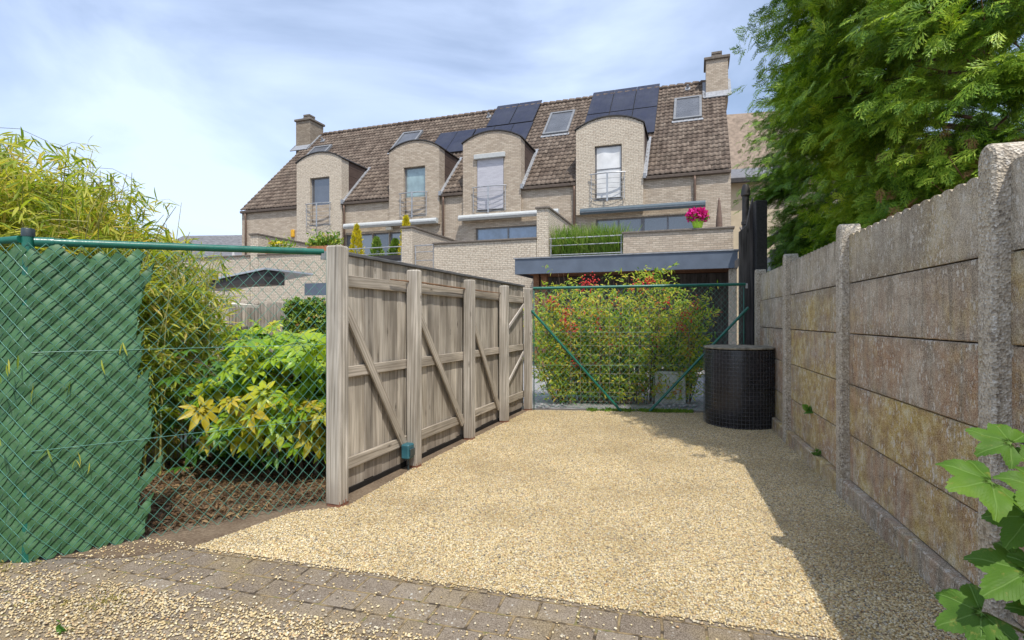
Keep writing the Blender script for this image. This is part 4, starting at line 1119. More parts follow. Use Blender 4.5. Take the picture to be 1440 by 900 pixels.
for dx in (-.35, .35): an.tube([(-18.6 + dx, 35.6, 4.0), (-18.6 - dx * .15, 35.6, 6.3)], .05, 6)
an.tube([(-18.9, 35.6, 5.0), (-18.3, 35.6, 5.0)], .04, 6)
tag(an.build('roof_ladder', M['white']), 'pale A shaped metal trestle against the grey slate roof', 'trestle')
SD = empty('garden_shed', (5.25, 9.6, 0), math.radians(-14), label='pale grey sheeted shed with dark sloping verge below the conifer', cat='shed')
mb = MB()
for i in range(22): mb.box(-.55 + i * .1, -.46 + i * .1, .0 + (.015 if i % 2 else 0), .06, 0, 2.72 + i * .075)
mb.box(-.55, 1.6, .07, 2.6, 0, 2.6); mb.build('wall', M['corr'], SD)
mb = MB(); mb.prism([(-.75, 2.62), (1.7, 4.44), (1.7, 4.62), (-.75, 2.80)], 1, -.12, 2.7); mb.build('roof', M['coping'], SD)

# ------------------------------------------------------------------ terrace plants
def blades(name, mat, parent, n, cx, cy, hx, hy, z, L, wd, spread=.35, loc=None):
    P = np.c_[RNG.uniform(cx - hx, cx + hx, n), RNG.uniform(cy - hy, cy + hy, n), np.full(n, z)]
    d = np.c_[RNG.normal(0, spread, (n, 2)), np.ones(n)]
    TV, TF = lance(1, wd, 3, .25, .2)
    sc = RNG.uniform(.6, 1.1, n) * L
    Mx = frames(d, RNG.normal(0, 1, (n, 3)), np.c_[sc, sc, sc])
    V, F = instance(TV, TF, P, Mx); return np_mesh(name, V, F, mat, parent)
for k, (cx, lab) in enumerate(((-5.55, 'planter of tall green grasses next to the dividing wall behind the terrace railing'), (-4.3, 'planter of tall green grasses nearer the parapet behind the terrace railing'))):
    r = empty('grass_planter', hl(cx, -4.0, 3.28), RZ, label=lab, cat='planter', group='grass planters on the right terrace')
    mb = MB(); mb.prism([(-.6, 0), (.6, 0), (.6, .36), (-.6, .36)], 1, -.17, .17); mb.build('trough', M['flag'], r)
    blades('grass', M['grassy'], r, 1100, 0, 0, .58, .16, .34, 1.15, .010, .30)
def box_plant(x, y, z, L, lab, cat, pl_mat, n, hgt):
    r = empty('flower_trough', hl(x, y, z), RZ, label=lab, cat=cat, group='terracotta troughs on the parapet')
    mb = MB(); mb.prism([(-.16, 0), (.16, 0), (.19, .2), (-.19, .2)], 0, -L / 2, L / 2); mb.build('trough', M['terracotta'], r)
    n_ = n; P = np.c_[RNG.uniform(-L / 2, L / 2, n_), RNG.normal(0, .12, n_), .2 + np.abs(RNG.normal(0, .45, n_)) * hgt]
    TV, TF = lance(1, .22, 3, .3, .3)
    d = unit(RNG.normal(0, 1, (n_, 3)) + [0, 0, .9]); sc = RNG.uniform(.08, .2, n_)
    V, F = instance(TV, TF, P, frames(d, RNG.normal(0, 1, (n_, 3)), sc)); np_mesh('foliage', V, F, pl_mat, r)
    return r
r1 = box_plant(-18.1, -4.36, 4.27, 1.3, 'terracotta trough with yellow flowers on the terrace parapet above the green rail', 'planter', M['ivy'], 160, .35)
blades('flowers', M['gold'], r1, 40, -.2, 0, .4, .1, .42, .12, .4, 1.2)
r2 = box_plant(-15.8, -4.36, 4.27, 1.5, 'terracotta trough with bushy green plants above the timber fence corner', 'planter', M['ivy'], 520, .5)
def cone_plant(x, y, z, H, R_, lab, mat, name='potted_conifer', pot=True):
    r = empty(name, hl(x, y, z), RZ, label=lab, cat='potted plant', group='potted plants on the second terrace')
    mb = MB(); mb.lathe([(.13, 0), (.18, .28), (.19, .3)], (0, 0), 16); mb.build('pot', M['terracotta'], r, True, auto=40)
    n_ = 900; u = RNG.uniform(0, 1, n_) ** .8; th = RNG.uniform(0, 2 * PI, n_); rad = R_ * (1 - u) ** .75 * RNG.uniform(.6, 1.05, n_)
    P = np.c_[rad * np.cos(th), rad * np.sin(th), .28 + u * H]
    d = unit(np.c_[np.cos(th), np.sin(th), np.full(n_, 1.6)] + RNG.normal(0, .3, (n_, 3)))
    TV, TF = lance(1, .2, 2, .1, .2)
    V, F = instance(TV, TF, P, frames(d, RNG.normal(0, 1, (n_, 3)), RNG.uniform(.09, .17, n_))); np_mesh('foliage', V, F, mat, r)
cone_plant(-15.0, -3.3, 3.6, 1.55, .36, 'golden conical conifer at the left of the open terrace door', M['gold'])
cone_plant(-14.15, -3.1, 3.6, 1.0, .34, 'small green conical conifer before the dark open terrace door', M['grassy'])
cone_plant(-13.3, -3.0, 3.6, .9, .36, 'small green conical conifer between the doorway and golden one', M['moss'])
cone_plant(-12.55, -3.4, 3.6, 1.75, .33, 'golden conical conifer against the pillar at the right of the doors', M['gold'])
fb = empty('flower_basket', hl(-1.25, -4.4, 4.39), RZ, label='lime green pot of magenta petunias on the right terrace parapet', cat='flower pot')
mb = MB(); mb.lathe([(.13, 0), (.2, .26), (.21, .28)], (0, 0), 18); mb.build('pot', M['lime_pot'], fb, True, auto=40)
n_ = 420; P = RNG.normal(0, 1, (n_, 3)); P = unit(P) * RNG.uniform(.6, 1, (n_, 1)) ** .5 * [.34, .3, .21] + [0, 0, .42]
TV, TF = lance(1, .5, 2, .2, .3)
V, F = instance(TV, TF, P, frames(RNG.normal(0, 1, (n_, 3)), RNG.normal(0, 1, (n_, 3)), RNG.uniform(.07, .13, n_))); np_mesh('blossoms', V, F, M['petal'], fb)
n_ = 120; P = unit(RNG.normal(0, 1, (n_, 3))) * [.32, .28, .18] + [0, 0, .38]
V, F = instance(TV, TF, P, frames(RNG.normal(0, 1, (n_, 3)), RNG.normal(0, 1, (n_, 3)), RNG.uniform(.06, .11, n_))); np_mesh('foliage', V, F, M['ivy'], fb)
pa = empty('folded_parasol', hl(-.55, -3.0, 3.28), RZ, label='closed brown parasol leaning by the downpipe on the right terrace', cat='parasol')
mb = MB(); mb.lathe([(.02, 0), (.02, .6), (.10, .65), (.13, .9), (.10, 1.6), (.04, 2.25), (.015, 2.35)], (0, 0), 12); mb.build('folded_cloth', M['pipe_brown'], pa, True)

# ------------------------------------------------------------------ conifers
def frond():
    """flat feathery spray of the conifer, length 1 along x, a little lopsided"""
    V = []; F = []
    def q(p, d, L, w):
        d = np.array(d) / np.linalg.norm(d); s = np.array([-d[1], d[0], 0]); p = np.array(p)
        b = len(V); V.extend([p, p + d * L * .55 + s * w * .5, p + d * L, p + d * L * .55 - s * w * .5]); F.append((b, b + 3, b + 2, b + 1))
    def ax(x): return np.array([x, .10 * x * x, -.30 * x * x])
    q((0, 0, 0), ax(.6), .66, .045); q(ax(.5), ax(1.0) - ax(.5), .58, .045)
    n = 6; r_ = random.Random(2)
    for i in range(n):
        x = .08 + .80 * i / n
        for sg in (-1, 1):
            L = (.46 * (1 - x) ** .6 + .08) * r_.uniform(.7, 1.2)
            a = math.radians(38 - 8 * x + r_.uniform(-7, 7)); d = (math.cos(a), sg * math.sin(a), -.25 + r_.uniform(-.15, .2))
            p = ax(x + .04 * sg); q(p, d, L, .052)
            for kk, s2 in ((.22, 1), (.42, -1), (.62, 1)):
                b2 = a * sg + s2 * r_.uniform(.45, .7)
                q(p + np.array(d) * L * kk, (math.cos(b2), math.sin(b2), -.3), L * .46 * (1.15 - .5 * kk), .042)
    return np.array(V, float), np.array(F)
FV, FF = frond()
def conifer(name, x, y, H, R0, zlo, nb, nf, flen, mat, label, seed, prof, front=None, skirt=None):
    rg = np.random.default_rng(seed)
    root = empty(name, (x, y, 0), 0, label=label, cat='tree', group='conifers behind the concrete wall')
    mb = MB(); mb.tube([(0, 0, 0), (.05, .02, H * .3), (-.03, .03, H * .65), (0, 0, H * .97)], [.2, .16, .09, .02], 10); mb.build('trunk', M['bark'], root, True)
    cam_az = math.atan2(-y, -x)
    P = []; D = []; Lh = []; O = []
    tw = MB(); made = 0
    while made < nb:
        u = rg.uniform(0, 1); z = zlo + (H - zlo) * u
        th = rg.uniform(-PI, PI)
        away = abs((th - cam_az + PI) % (2 * PI) - PI)
        if away > 1.9 and rg.uniform() > .3: continue
        r = prof(z) * (1 + .07 * math.sin(3 * th + z * 2.1 + seed) + .06 * math.sin(7 * th - z * 3.3))
        if r < .05: continue
        if skirt and skirt(th, z, r, x, y): continue
        made += 1
        o = np.array([math.cos(th), math.sin(th), 0])
        tip = o * r * rg.uniform(.84, 1.02) + [0, 0, z]
        root_p = o * r * .35 + [0, 0, z + rg.uniform(-.1, .45)]
        if made % 3 == 0: tw.tube([root_p, (root_p + tip) / 2 + [0, 0, .1], tip], [.018, .012, .004], 5, False)
        n = int(nf * rg.uniform(.7, 1.3)); t = rg.uniform(.36, 1.05, n) ** .7
        pos = root_p + (tip - root_p) * t[:, None]
        side = np.array([-o[1], o[0], 0])
        sp = np.clip(rg.normal(0, 1, (n, 3)), -1.9, 1.9) * [1, 1, .5] * (.03 + .10 * t[:, None])
        pos = pos + sp
        d = o * rg.uniform(.5, 1.1, (n, 1)) + side * rg.normal(0, .6, (n, 1)) + np.c_[np.zeros(n), np.zeros(n), rg.normal(-.34, .42, n)]
        P.append(pos); D.append(d); Lh.append(rg.uniform(.65, 1.25, n) * flen); O.append(np.tile(o, (n, 1)))
    P = np.concatenate(P); D = np.concatenate(D); Lh = np.concatenate(Lh); O = np.concatenate(O)
    over = ((P[:, :2] + [x, y] - W0) @ E2 > -.35) & (P[:, 2] < 2.65)
    P, D, Lh, O = P[~over], D[~over], Lh[~over], O[~over]
    up = np.tile(UP, (len(P), 1)) * .75 + O * .75 + rg.normal(0, .4, (len(P), 3))
    V, F = instance(FV, FF, P, frames(D, up, Lh))
    np_mesh('crown', V, F, mat, root)
    tw.build('branches', M['bark'], root)
    return root
def profA(z):
    if z < 2.2: return 1.75
    if z < 6.6: return 2.2 - .085 * (z - 4.7) ** 2
    return max(0, 1.8 * (1 - (z - 6.6) / 2.8))
def skA(th, z, r, x, y):
    wx, wy = x + r * math.cos(th), y + r * math.sin(th)
    px = wx / max(.5, wy)
    # bare, shaded foot of the crown where it leans over the wall nearer the camera
    return z < 2.0 + max(0., (px - .62)) * 1.5 and px > .62
def profB(z):
    if z < 3.4: return 1.42 + .40 * (z - 1.6) / 1.8
    if z < 6.6: return 1.84 - .125 * (z - 3.7) ** 2
    return max(0, .79 * (1 - (z - 6.6) / 2.4))
ca = conifer('conifer_tree', 4.95, 4.9, 9.4, 2.3, 1.7, 760, 66, .185, M['conifer'], 'big bright green conifer with feathery sprays overhanging the concrete wall', 3, profA, None, skA)
cb = conifer('conifer_tree', 6.05, 8.9, 9.4, 1.9, 1.6, 620, 46, .175, M['conifer_dark'], 'darker conifer farther back on the left edge of the big bright one', 8, profB)
# dead sprays and bare twigs in the shaded foot of the big one
n_ = 130; th = RNG.uniform(-2.9, -2.0, n_); rr_ = RNG.uniform(1.5, 2.0, n_)
P = np.c_[rr_ * np.cos(th), rr_ * np.sin(th), RNG.uniform(1.95, 2.9, n_)]
V, F = instance(FV, FF, P, frames(np.c_[np.cos(th), np.sin(th), np.full(n_, -1.6)] + RNG.normal(0, .4, (n_, 3)), RNG.normal(0, 1, (n_, 3)), RNG.uniform(.08, .17, n_)))
np_mesh('dead_sprays', V, F, M['dead_spray'], ca)
mb = MB(); rr = random.Random(4)
for i in range(60):
    a = rr.uniform(-2.95, -1.9); r0 = rr.uniform(.6, 1.3); z = rr.uniform(2.0, 4.0); L = rr.uniform(.5, 1.1)
    p0 = Vector((r0 * math.cos(a), r0 * math.sin(a), z)); d = Vector((math.cos(a + rr.uniform(-.5, .5)), math.sin(a + rr.uniform(-.5, .5)), rr.uniform(-.5, .3)))
    mb.tube([p0, p0 + d * L * .5 + Vector((0, 0, rr.uniform(-.08, .08))), p0 + d * L], [.011, .007, .003], 5, False)
mb.build('bare_twigs', M['twig'], ca)

# ------------------------------------------------------------------ bamboo
BB = empty('bamboo_clump', (-4.2, 5.0, 0), 0, label='tall yellow green bamboo clump arching over the chain link fence', cat='bamboo')
TV, TF = lance(1, .058, 3, .22, .35)
P = []; D = []; Ls = []; mb = MB(); rg = np.random.default_rng(21)
def cane(x, y, H, lean, dens=1.0):
    n = 9; pts = []
    for i in range(n):
        t_ = i / (n - 1)
        pts.append(np.array([x + lean[0] * t_ ** 2.2, y + lean[1] * t_ ** 2.2, H * (t_ - .22 * abs(lean[0]) * t_ ** 3)]))
    mb.tube([tuple(p) for p in pts], [.011 * (1 - .75 * i / (n - 1)) for i in range(n)], 5, False)
    for b in range(int(27 * dens)):
        t_ = rg.uniform(.22, 1.0) * (n - 1); i = min(n - 2, int(t_)); p = pts[i] + (pts[i + 1] - pts[i]) * (t_ - i)
        d = unit(np.array([rg.normal(0, 1), rg.normal(0, 1), rg.uniform(-.1, .8)]) + np.array([lean[0], lean[1], 0]) * .5)
        L = rg.uniform(.18, .5)
        e = p + d * L + [0, 0, -.12 * L]
        if e[0] + .55 * max(0, e[2] - 1.75) > 1.0: continue
        mb.tube([tuple(p), tuple((p + e) / 2 + [0, 0, .05]), tuple(e)], .0022, 3, False)
        for c in range(3):
            q = p + (e - p) * (.45 + .27 * c)
            for l in range(rg.integers(4, 7)):
                dd = unit(d * .7 + rg.normal(0, .55, 3) + [0, 0, -.45])
                P.append(q + rg.normal(0, .01, 3)); D.append(dd); Ls.append(rg.uniform(.09, .19))
for i in range(200):
    x = rg.uniform(-2.1, .9); y = rg.uniform(-.95, 1.1)
    H = rg.uniform(2.4, 3.3) - max(0, x - .2) * .35 - .10 * abs(y)
    if x < -1.1: H += .15
    H = min(H, 1.72 + max(.1, 1.0 - x) / .55)
    cane(x, y, H, (min(rg.normal(.25, .35), .95 - x), rg.normal(-.12, .25)))
for i in range(12): cane(rg.uniform(.7, 1.0), rg.uniform(-.4, .7), rg.uniform(1.6, 2.1), (rg.uniform(.0, .35), rg.normal(-.05, .2)), 1.1)
for i in range(10): cane(rg.uniform(.7, 1.1), rg.uniform(-.3, .8), rg.uniform(.9, 1.5), (rg.uniform(-.1, .4), rg.normal(-.1, .2)), .8)
P = np.array(P); D = np.array(D); Ls = np.array(Ls)
k = P[:, 0] + .55 * np.maximum(0, P[:, 2] - 1.75) + rg.normal(0, .08, len(P)) < 1.15 + .22 * (P[:, 2] < 1.9) * (P[:, 2] > 1.25)
P = list(P[k]); D = list(D[k]); Ls = list(Ls[k])
# a few leaves pushed through the strips
for i in range(16):
    x, z = rg.uniform(-.15, .5), rg.uniform(.5, 1.3)
    a = math.atan2(.594, .805); wx, wy = -2.86 + x * math.cos(a) + .05 * math.sin(a), 3.15 + x * math.sin(a) - .05 * math.cos(a)
    for l in range(rg.integers(1, 3)):
        P.append(np.array([wx + 4.2, wy - 5.0, z])); D.append(unit(np.array([rg.normal(.1, .4), -.25, -.8 + rg.normal(0, .3)]))); Ls.append(rg.uniform(.06, .10))
P = np.array(P); D = np.array(D); Ls = np.array(Ls)
V, F = instance(TV, TF, P, frames(D, np.tile(UP, (len(P), 1)) + rg.normal(0, .5, (len(P), 3)), np.c_[Ls, Ls * 1.05, Ls]))
np_mesh('foliage', V, F, M['bamboo'], BB); mb.build('canes', M['cane'], BB)

# ------------------------------------------------------------------ broad-leaved shrubs behind the mesh
PV, PF = palmate(8, 2.75, .55, .03, .32, 3, 6, 1.1); PFt = tris(PF)
def broad(name, x, y, label, spec, cat='shrub', group='broad-leaved shrubs behind the mesh'):
    root = empty(name, (x, y, 0), 0, label=label, cat=cat, group=group)
    st = MB(); acc = {}
    for (mat, n, cx, cy, z0, z1, rx, ry, size, droop) in spec:
        P = []; D = []; U = []
        for i in range(n):
            p = np.array([cx + rg.normal(0, rx), cy + rg.normal(0, ry), rg.uniform(z0, z1)])
            wp_ = np.array([x, y]) + p[:2]
            if (wp_ - F0) @ D2 < .32 or (wp_ - [-2.86, 3.15]) @ [-.594, .805] < .16: continue
            out = unit(np.array([rg.normal(0, 1), rg.normal(-.35, .8), 0]))
            d = unit(out + [0, 0, -droop + rg.normal(0, .25)])
            P.append(p); D.append(d); U.append(unit(np.array([rg.normal(0, .35), rg.normal(-.35, .35), 1])))
            b = np.array([cx + (p[0] - cx) * .35, cy + (p[1] - cy) * .35, max(.0, p[2] - rg.uniform(.12, .35))])
            if i % 2 == 0: st.tube([tuple(b), tuple((b + p) / 2 + [0, 0, .03]), tuple(p)], [.005, .004, .003], 5, False)
        P = np.array(P); D = np.array(D); U = np.array(U); sc = rg.uniform(.65, 1.2, len(P)) * size
        acc.setdefault(mat, []).append(instance(PV, PFt, P, frames(D, U, sc)))
    for i in range(5):
        cx, cy = rg.normal(0, .2), .08 + abs(rg.normal(0, .12))
        st.tube([(cx, cy, 0), (cx * 1.2 + rg.normal(0, .06), cy * 1.2, .30), (cx * 1.5 + rg.normal(0, .08), cy * 1.5, .62)], [.017, .013, .008], 7, False)
    for mat, l in acc.items():
        V = np.concatenate([a for a, b in l]); o = 0; Fs = []
        for a, b in l: Fs.append(b + o); o += len(a)
        np_mesh('foliage', V, np.concatenate(Fs), M[mat], root, True)
    st.build('stems', M['bark'], root)
    return root
broad('palmate_shrub', -1.86, 5.15, 'bright lime shrub with large hand shaped leaves next to the timber fence corner',
      [('fatsia', 190, -.02, .1, .72, 1.27, .36, .28, .20, .3), ('fatsia', 110, -.05, -.12, .42, .9, .38, .16, .20, .5), ('fatsia_dark', 60, -.05, .2, .4, 1.0, .32, .2, .17, .3)])
broad('palmate_shrub', -2.05, 4.7, 'yellowing hand shaped leaves low over the bare bed beside the mesh',
      [('fatsia_yellow', 36, .12, -.08, .38, .75, .34, .10, .20, .75), ('fatsia', 50, .0, 0, .32, .72, .36, .12, .19, .7)])
broad('palmate_shrub', -2.65, 5.15, 'dark green leafy shrub in the shade right of the plastic strips',
      [('fatsia_dark', 190, 0, .1, .08, 1.15, .38, .25, .15, .3), ('fatsia', 36, .15, -.1, .7, 1.2, .3, .2, .15, .3)])
broad('palmate_shrub', -3.1, 6.5, 'mid green bush behind the bamboo beside the slatted fence',
      [('fatsia', 110, 0, 0, .7, 1.42, .45, .3, .14, .3), ('fatsia_dark', 110, 0, 0, .2, 1.3, .45, .3, .14, .3)])
# ivy hedge block
IH = empty('ivy_hedge', (-2.75, 7.3, 0), math.radians(-8), label='clipped ivy hedge block with brown tints behind the lime shrub', cat='hedge')
n_ = 5200; P = RNG.uniform(-1, 1, (n_, 3)) * [.62, .16, .86] + [.30, 0, .86]
P[:, 1] = np.where(RNG.uniform(0, 1, n_) < .7, -.15 + RNG.normal(0, .03, n_), P[:, 1])
TV2, TF2 = palmate(3, 2.2, .35, 0, .15, 2, 4, 1.0); TF2 = tris(TF2)
V, F = instance(TV2, TF2, P, frames(RNG.normal(0, 1, (n_, 3)) * [1, .5, 1] + [0, -.3, -.4], RNG.normal(0, .5, (n_, 3)) + [0, -.8, .6], RNG.uniform(.03, .055, n_)))
np_mesh('foliage', V, F, M['ivy'], IH)
mb = MB(); mb.box(-.30, .9, -.08, .1, 0, 1.66); mb.build('backing', M['twig'], IH)
SF = empty('slatted_fence', (-4.6, 8.6, 0), math.radians(-8), label='grey brown fence of narrow upright slats behind the garden', cat='fence')
mb = MB()
for i in range(60): mb.box(i * .055, i * .055 + .04, random.uniform(-.003, .003), .02, .05, 1.70 + random.uniform(-.01, .01))
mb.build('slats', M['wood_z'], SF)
for z in (.4, 1.4):
    mb = MB(); mb.box(0, 3.3, .021, .06, z, z + .08); mb.build('rail', M['wood_x'], SF)
CN = empty('canvas_canopy', (-4.6, 7.9, 0), math.radians(-5), label='cream canvas canopy on a short timber post behind the bamboo tips', cat='canopy')
mb = MB(); mb.prism([(-.6, 1.60), (-.6, 1.64), (.0, 1.72), (.6, 1.66), (.6, 1.62), (0, 1.67)], 1, -.5, .5); mb.build('canvas', M['cream'], CN)
mb = MB(); mb.box(-.03, .03, -.03, .03, 0, 1.66); mb.box(-.6, .85, -.52, -.49, 1.58, 1.63); mb.build('timber_frame', M['wood_x'], CN)
LT = empty('lean_to_roof', (-5.2, 12.2, 0), math.radians(-19), label='dark lean-to roof with pale glass top behind the canvas canopy', cat='lean-to')
mb = MB(); mb.prism([(-2.3, 2.19), (.0, 2.5), (.0, 2.22)], 1, -.6, .0); mb.build('awning_side', M['black_metal'], LT)
mb = MB(); mb.prism([(-2.7, 2.17), (.05, 2.53), (.05, 2.57), (-2.7, 2.21)], 1, -.65, .9); mb.build('roof_sheet', M['corr'], LT)
mb = MB(); mb.box(.3, 3.0, .3, .4, 2.0, 2.28); mb.build('fascia', M['fascia'], LT)
mb = MB(); mb.box(-2.4, -2.3, 0, .1, 0, 2.1); mb.box(2.8, 2.9, .2, .3, 0, 2.0); mb.build('support', M['black_metal'], LT)

# ------------------------------------------------------------------ nandina behind the gate
ND_ = empty('berry_shrub', (1.95, 9.25, 0), 0, label='large red and yellow tinted shrub with red berries behind the mesh gate', cat='shrub')
TV, TF = lance(1, .16, 2, .2, .3); P = []; D = []; Ls = []; mb = MB(); rg = np.random.default_rng(5)
def top_h(x):
    return 2.1 + .16 * math.sin(5.3 * x + 1) + .10 * math.sin(11 * x) - .10 * abs(x + .4) + (.50 * math.exp(-((x - .55) / .22) ** 2)) - (.5 * max(0, x - .95)) - .25 * max(0, -x - 1.2)
for i in range(185):
    x0 = rg.uniform(-1.55, 1.35); y0 = rg.uniform(-.38, .5)
    H = top_h(x0) * rg.uniform(.5, 1.0) if i > 50 else top_h(x0) * rg.uniform(.92, 1.0)
    b0 = np.array([x0 * .8, y0 * .6, 0]); tip = np.array([x0 + rg.normal(0, .1), y0 + rg.normal(0, .08), H])
    mb.tube([tuple(b0), tuple((b0 + tip) / 2 + rg.normal(0, .04, 3)), tuple(tip)], [.008, .006, .003], 5, False)
    for k in range(20):
        t_ = rg.uniform(.06, 1.0); p = b0 + (tip - b0) * t_; d = unit(np.array([rg.normal(0, 1), rg.normal(-.5, 1), rg.uniform(-.1, .7)])); L = rg.uniform(.1, .32)
        for l in range(7):
            q = p + d * L * rg.uniform(.4, 1.0) + rg.normal(0, .025, 3)
            if q[2] < .03: continue
            P.append(q); D.append(unit(d * .6 + rg.normal(0, .6, 3) + [0, 0, -.15])); Ls.append(rg.uniform(.05, .10))
P = np.array(P); D = np.array(D); Ls = np.array(Ls)
V, F = instance(TV, TF, P, frames(D, np.tile([-.15, -.7, .8], (len(P), 1)) + rg.normal(0, .45, (len(P), 3)), Ls))
np_mesh('foliage', V, F, M['nandina'], ND_); mb.build('stems', M['bark'], ND_)
for cx, cz, n in ((-1.28, 1.72, 60), (-1.02, 1.58, 26), (-1.08, 1.38, 34), (-.93, 1.30, 30), (-.72, 2.02, 40), (-.60, 2.06, 34), (-.5, 1.56, 18), (-.55, 1.30, 18), (.2, 1.98, 32), (.34, 2.08, 40), (.05, 2.0, 18), (.85, 1.32, 40), (.95, 1.5, 30), (.62, 1.72, 24), (-.25, 1.74, 22), (1.1, 1.7, 16), (-.3, 1.0, 14), (.45, 1.05, 14), (-.02, 1.1, 14), (-1.1, .95, 14), (-.9, .72, 16)):
    c = np.array([cx, -.42 + rg.uniform(-.05, .1), cz])
    P = c + rg.normal(0, 1, (n, 3)) * [.05, .04, .065]
    V, F = instance(ico, icf, P, frames(rg.normal(0, 1, (len(P), 3)), rg.normal(0, 1, (len(P), 3)), rg.uniform(.010, .016, len(P))))
    np_mesh('berry_cluster', V, F, M['berry'], ND_, True)
wp = empty('white_planter', (2.7, 9.0, 0), math.radians(-12), label='pale grey white square planter half hidden at the foot of the berry shrub', cat='planter')
mb = MB(); mb.cbox(-.3, .22, 0, .4, 0, .56, .02); mb.build('tub', M['white'], wp)
mb = MB(); mb.box(-.27, .19, .03, .37, .562, .57); mb.build('earth', M['soil'], wp)
n_ = 70; P = np.c_[np.r_[RNG.uniform(.4, .9, 35), RNG.uniform(2.3, 3.3, 35)], RNG.uniform(8.62, 8.9, n_)]
V, F = stones(P, RNG.uniform(.02, .05, n_), .01)
tag(np_mesh('cobbles', V, F, M['flag'], None, True), 'grey cobbles at the foot of the mesh gate', 'cobbles', kind='stuff')

# ------------------------------------------------------------------ low stuff
def tufts(name, pts, mat, L, label, cat, n_per=14, kind='stuff'):
    P = np.repeat(np.array(pts, float), n_per, 0); n = len(P); P = P + np.c_[RNG.normal(0, .03, (n, 2)), np.zeros(n)]
    TV, TF = lance(1, .18, 2, .3, .3); d = unit(np.c_[RNG.normal(0, .8, (n, 2)), RNG.uniform(.3, 1, n)])
    V, F = instance(TV, TF, P, frames(d, RNG.normal(0, 1, (n, 3)), RNG.uniform(.5, 1.2, n) * L)); o = np_mesh(name, V, F, mat)
    return tag(o, label, cat, kind=kind)
pts = [(x, 8.47 - (x - .4) * .1 + RNG.normal(0, .04), .01) for x in np.concatenate([RNG.uniform(1.2, 1.9, 40), RNG.uniform(2.0, 2.75, 120)])]
tufts('ground_cover', pts, M['moss'], .05, 'low green creeping ground cover along the foot of the gate', 'ground cover')
mp_ = []
for i in range(900):
    p = np.array([RNG.uniform(-3.3, 1.4), RNG.uniform(2.2, 3.3)]); s = (p - A) @ axx; q = (p - A) @ axn
    l = lump(p[None], 3.1, 17)[0]
    if q < -.35 and q > -.75 and l > .15 and s < 1.6: mp_.append((*p, .012))
tufts('moss', mp_, M['drygrass'], .018, 'yellowish moss in the joints of the pavers', 'moss', 9)
# leaf litter on the bed
n_ = 14000; P = np.c_[RNG.uniform(-3.4, -1.2, n_), RNG.uniform(3.3, 5.6, n_)]
k = (P[:, 1] > 3.22 + (P[:, 0] + 2.86) * .735 - .02) & (((P - F0) @ D2) > .15)
P = P[k]; n_ = len(P); TV, TF = lance(1, .16, 2, .3, .4)
V, F = instance(TV, TF, np.c_[P, RNG.uniform(.012, .035, n_)], frames(np.c_[RNG.normal(0, 1, (n_, 2)), RNG.normal(0, .25, n_)], np.tile(UP, (n_, 1)) + RNG.normal(0, .4, (n_, 3)), RNG.uniform(.02, .06, n_)))
tag(np_mesh('leaf_litter', V, F, M['litter']), 'dry brown fallen leaves under the shrubs behind the mesh', 'leaf litter', kind='stuff')
def weed(p, label, s=.05, n=14, out=(0, 0, 1)):
    P = np.tile(np.array(p, float), (n, 1)) + RNG.normal(0, .012, (n, 3)); TV, TF = lance(1, .3, 3, .3, .3)
    d = unit(RNG.normal(0, .7, (n, 3)) + np.array(out)); V, F = instance(TV, TF, P, frames(d, RNG.normal(0, 1, (n, 3)), RNG.uniform(.6, 1.2, n) * s))
    tag(np_mesh('weed', V, F, M['near_leaf']), label, 'weed')
weed((-2.05, 2.42, .012), 'tiny green weed between the gravel strewn pavers at lower left', .028)
weed(wl(2.9, -.03) + (.93,), 'green weed growing from the wall joint behind the barrel lid', .07, 16, (-.6, 0, .3))
weed(wl(1.05, -.03) + (.53,), 'green weed in the lower panel joint of the second wall bay', .07, 16, (-.6, 0, .4))
weed(wl(.75, -.02) + (.17,), 'green weed on the plinth ledge of the second wall bay', .06, 16, (-.5, 0, .6))

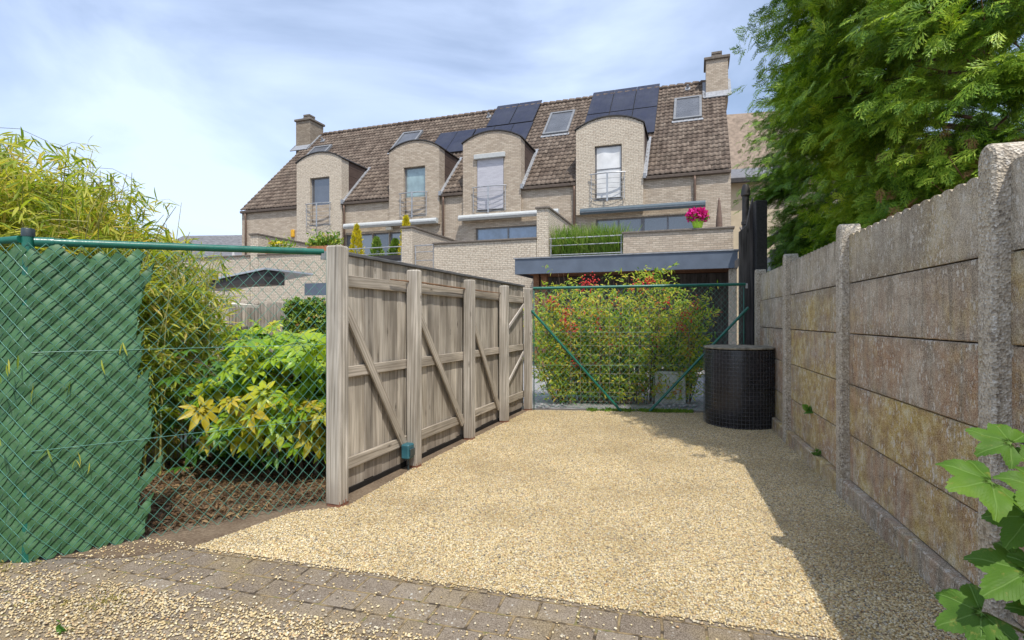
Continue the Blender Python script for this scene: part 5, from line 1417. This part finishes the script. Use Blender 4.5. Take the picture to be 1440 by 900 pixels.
# ------------------------------------------------------------------ large-leaved plant in the lower right corner
NP = empty('lobed_leaf_plant', (1.475, 1.48, 0), 0, label='large lobed light green leaves of a plant leaning in at the lower right', cat='plant')
QV, QF = palmate(5, 2.35, .36, .028, .22, 7, 16, 1.15); QFt = tris(QF)
QV = QV + np.c_[np.zeros((len(QV), 2)), .05 * np.sin(QV[:, 0] * 9) * np.hypot(QV[:, 0], QV[:, 1]) + .05 * np.cos(QV[:, 1] * 11) * np.hypot(QV[:, 0], QV[:, 1])]
specs = [((-.10, .05, .965), (-.95, -.15, -.02), (.10, -.55, .9), .155), ((.02, .12, 1.06), (-.5, .5, .25), (-.1, -.7, .75), .12), ((.03, .02, .95), (-.75, -.3, -.15), (.1, -.6, .8), .14), ((.02, .06, .86), (-.6, -.1, -.55), (-.3, -.5, .75), .13),
         ((-.02, .02, .72), (-.9, -.1, -.3), (-.05, -.45, .9), .17), ((.06, .0, .70), (-.3, -.5, -.5), (.1, -.6, .7), .18), ((-.12, .06, .585), (-.8, .2, -.35), (0, -.5, .85), .14), ((-.07, -.02, .52), (-.6, -.4, -.6), (-.1, -.6, .7), .17), ((.04, -.02, .60), (-.2, -.6, -.4), (0, -.3, 1), .17), ((.10, .1, 1.0), (.4, .1, .1), (0, -.5, .9), .14)]
P = np.array([s_[0] for s_ in specs]); D = np.array([s_[1] for s_ in specs]); U = np.array([s_[2] for s_ in specs]); sc = np.array([s_[3] for s_ in specs]) * .9
V, F = instance(QV, QFt, P, frames(D, U, sc)); lf = np_mesh('foliage', V, F, m_veined('veined_lobed_leaf', [(.3, (.05, .125, .014)), (.5, (.10, .205, .022)), (.7, (.19, .31, .038))], 5, 2.35), NP, True)
at = lf.data.attributes.new('blade', 'FLOAT_VECTOR', 'POINT'); at.data.foreach_set('vector', np.tile(QV, (len(specs), 1)).astype(np.float32).ravel())
mb = MB(); mb.tube([(.12, .1, 0), (.12, .08, .5), (.10, .08, 1.0)], [.012, .010, .005], 8)
for s_ in specs: mb.tube([(.12, .085, max(.1, s_[0][2] - .12)), tuple(np.array([.06, .05, -.03]) + np.array(s_[0])), s_[0]], [.005, .004, .003], 6)
mb.build('stems', M['stem'], NP)
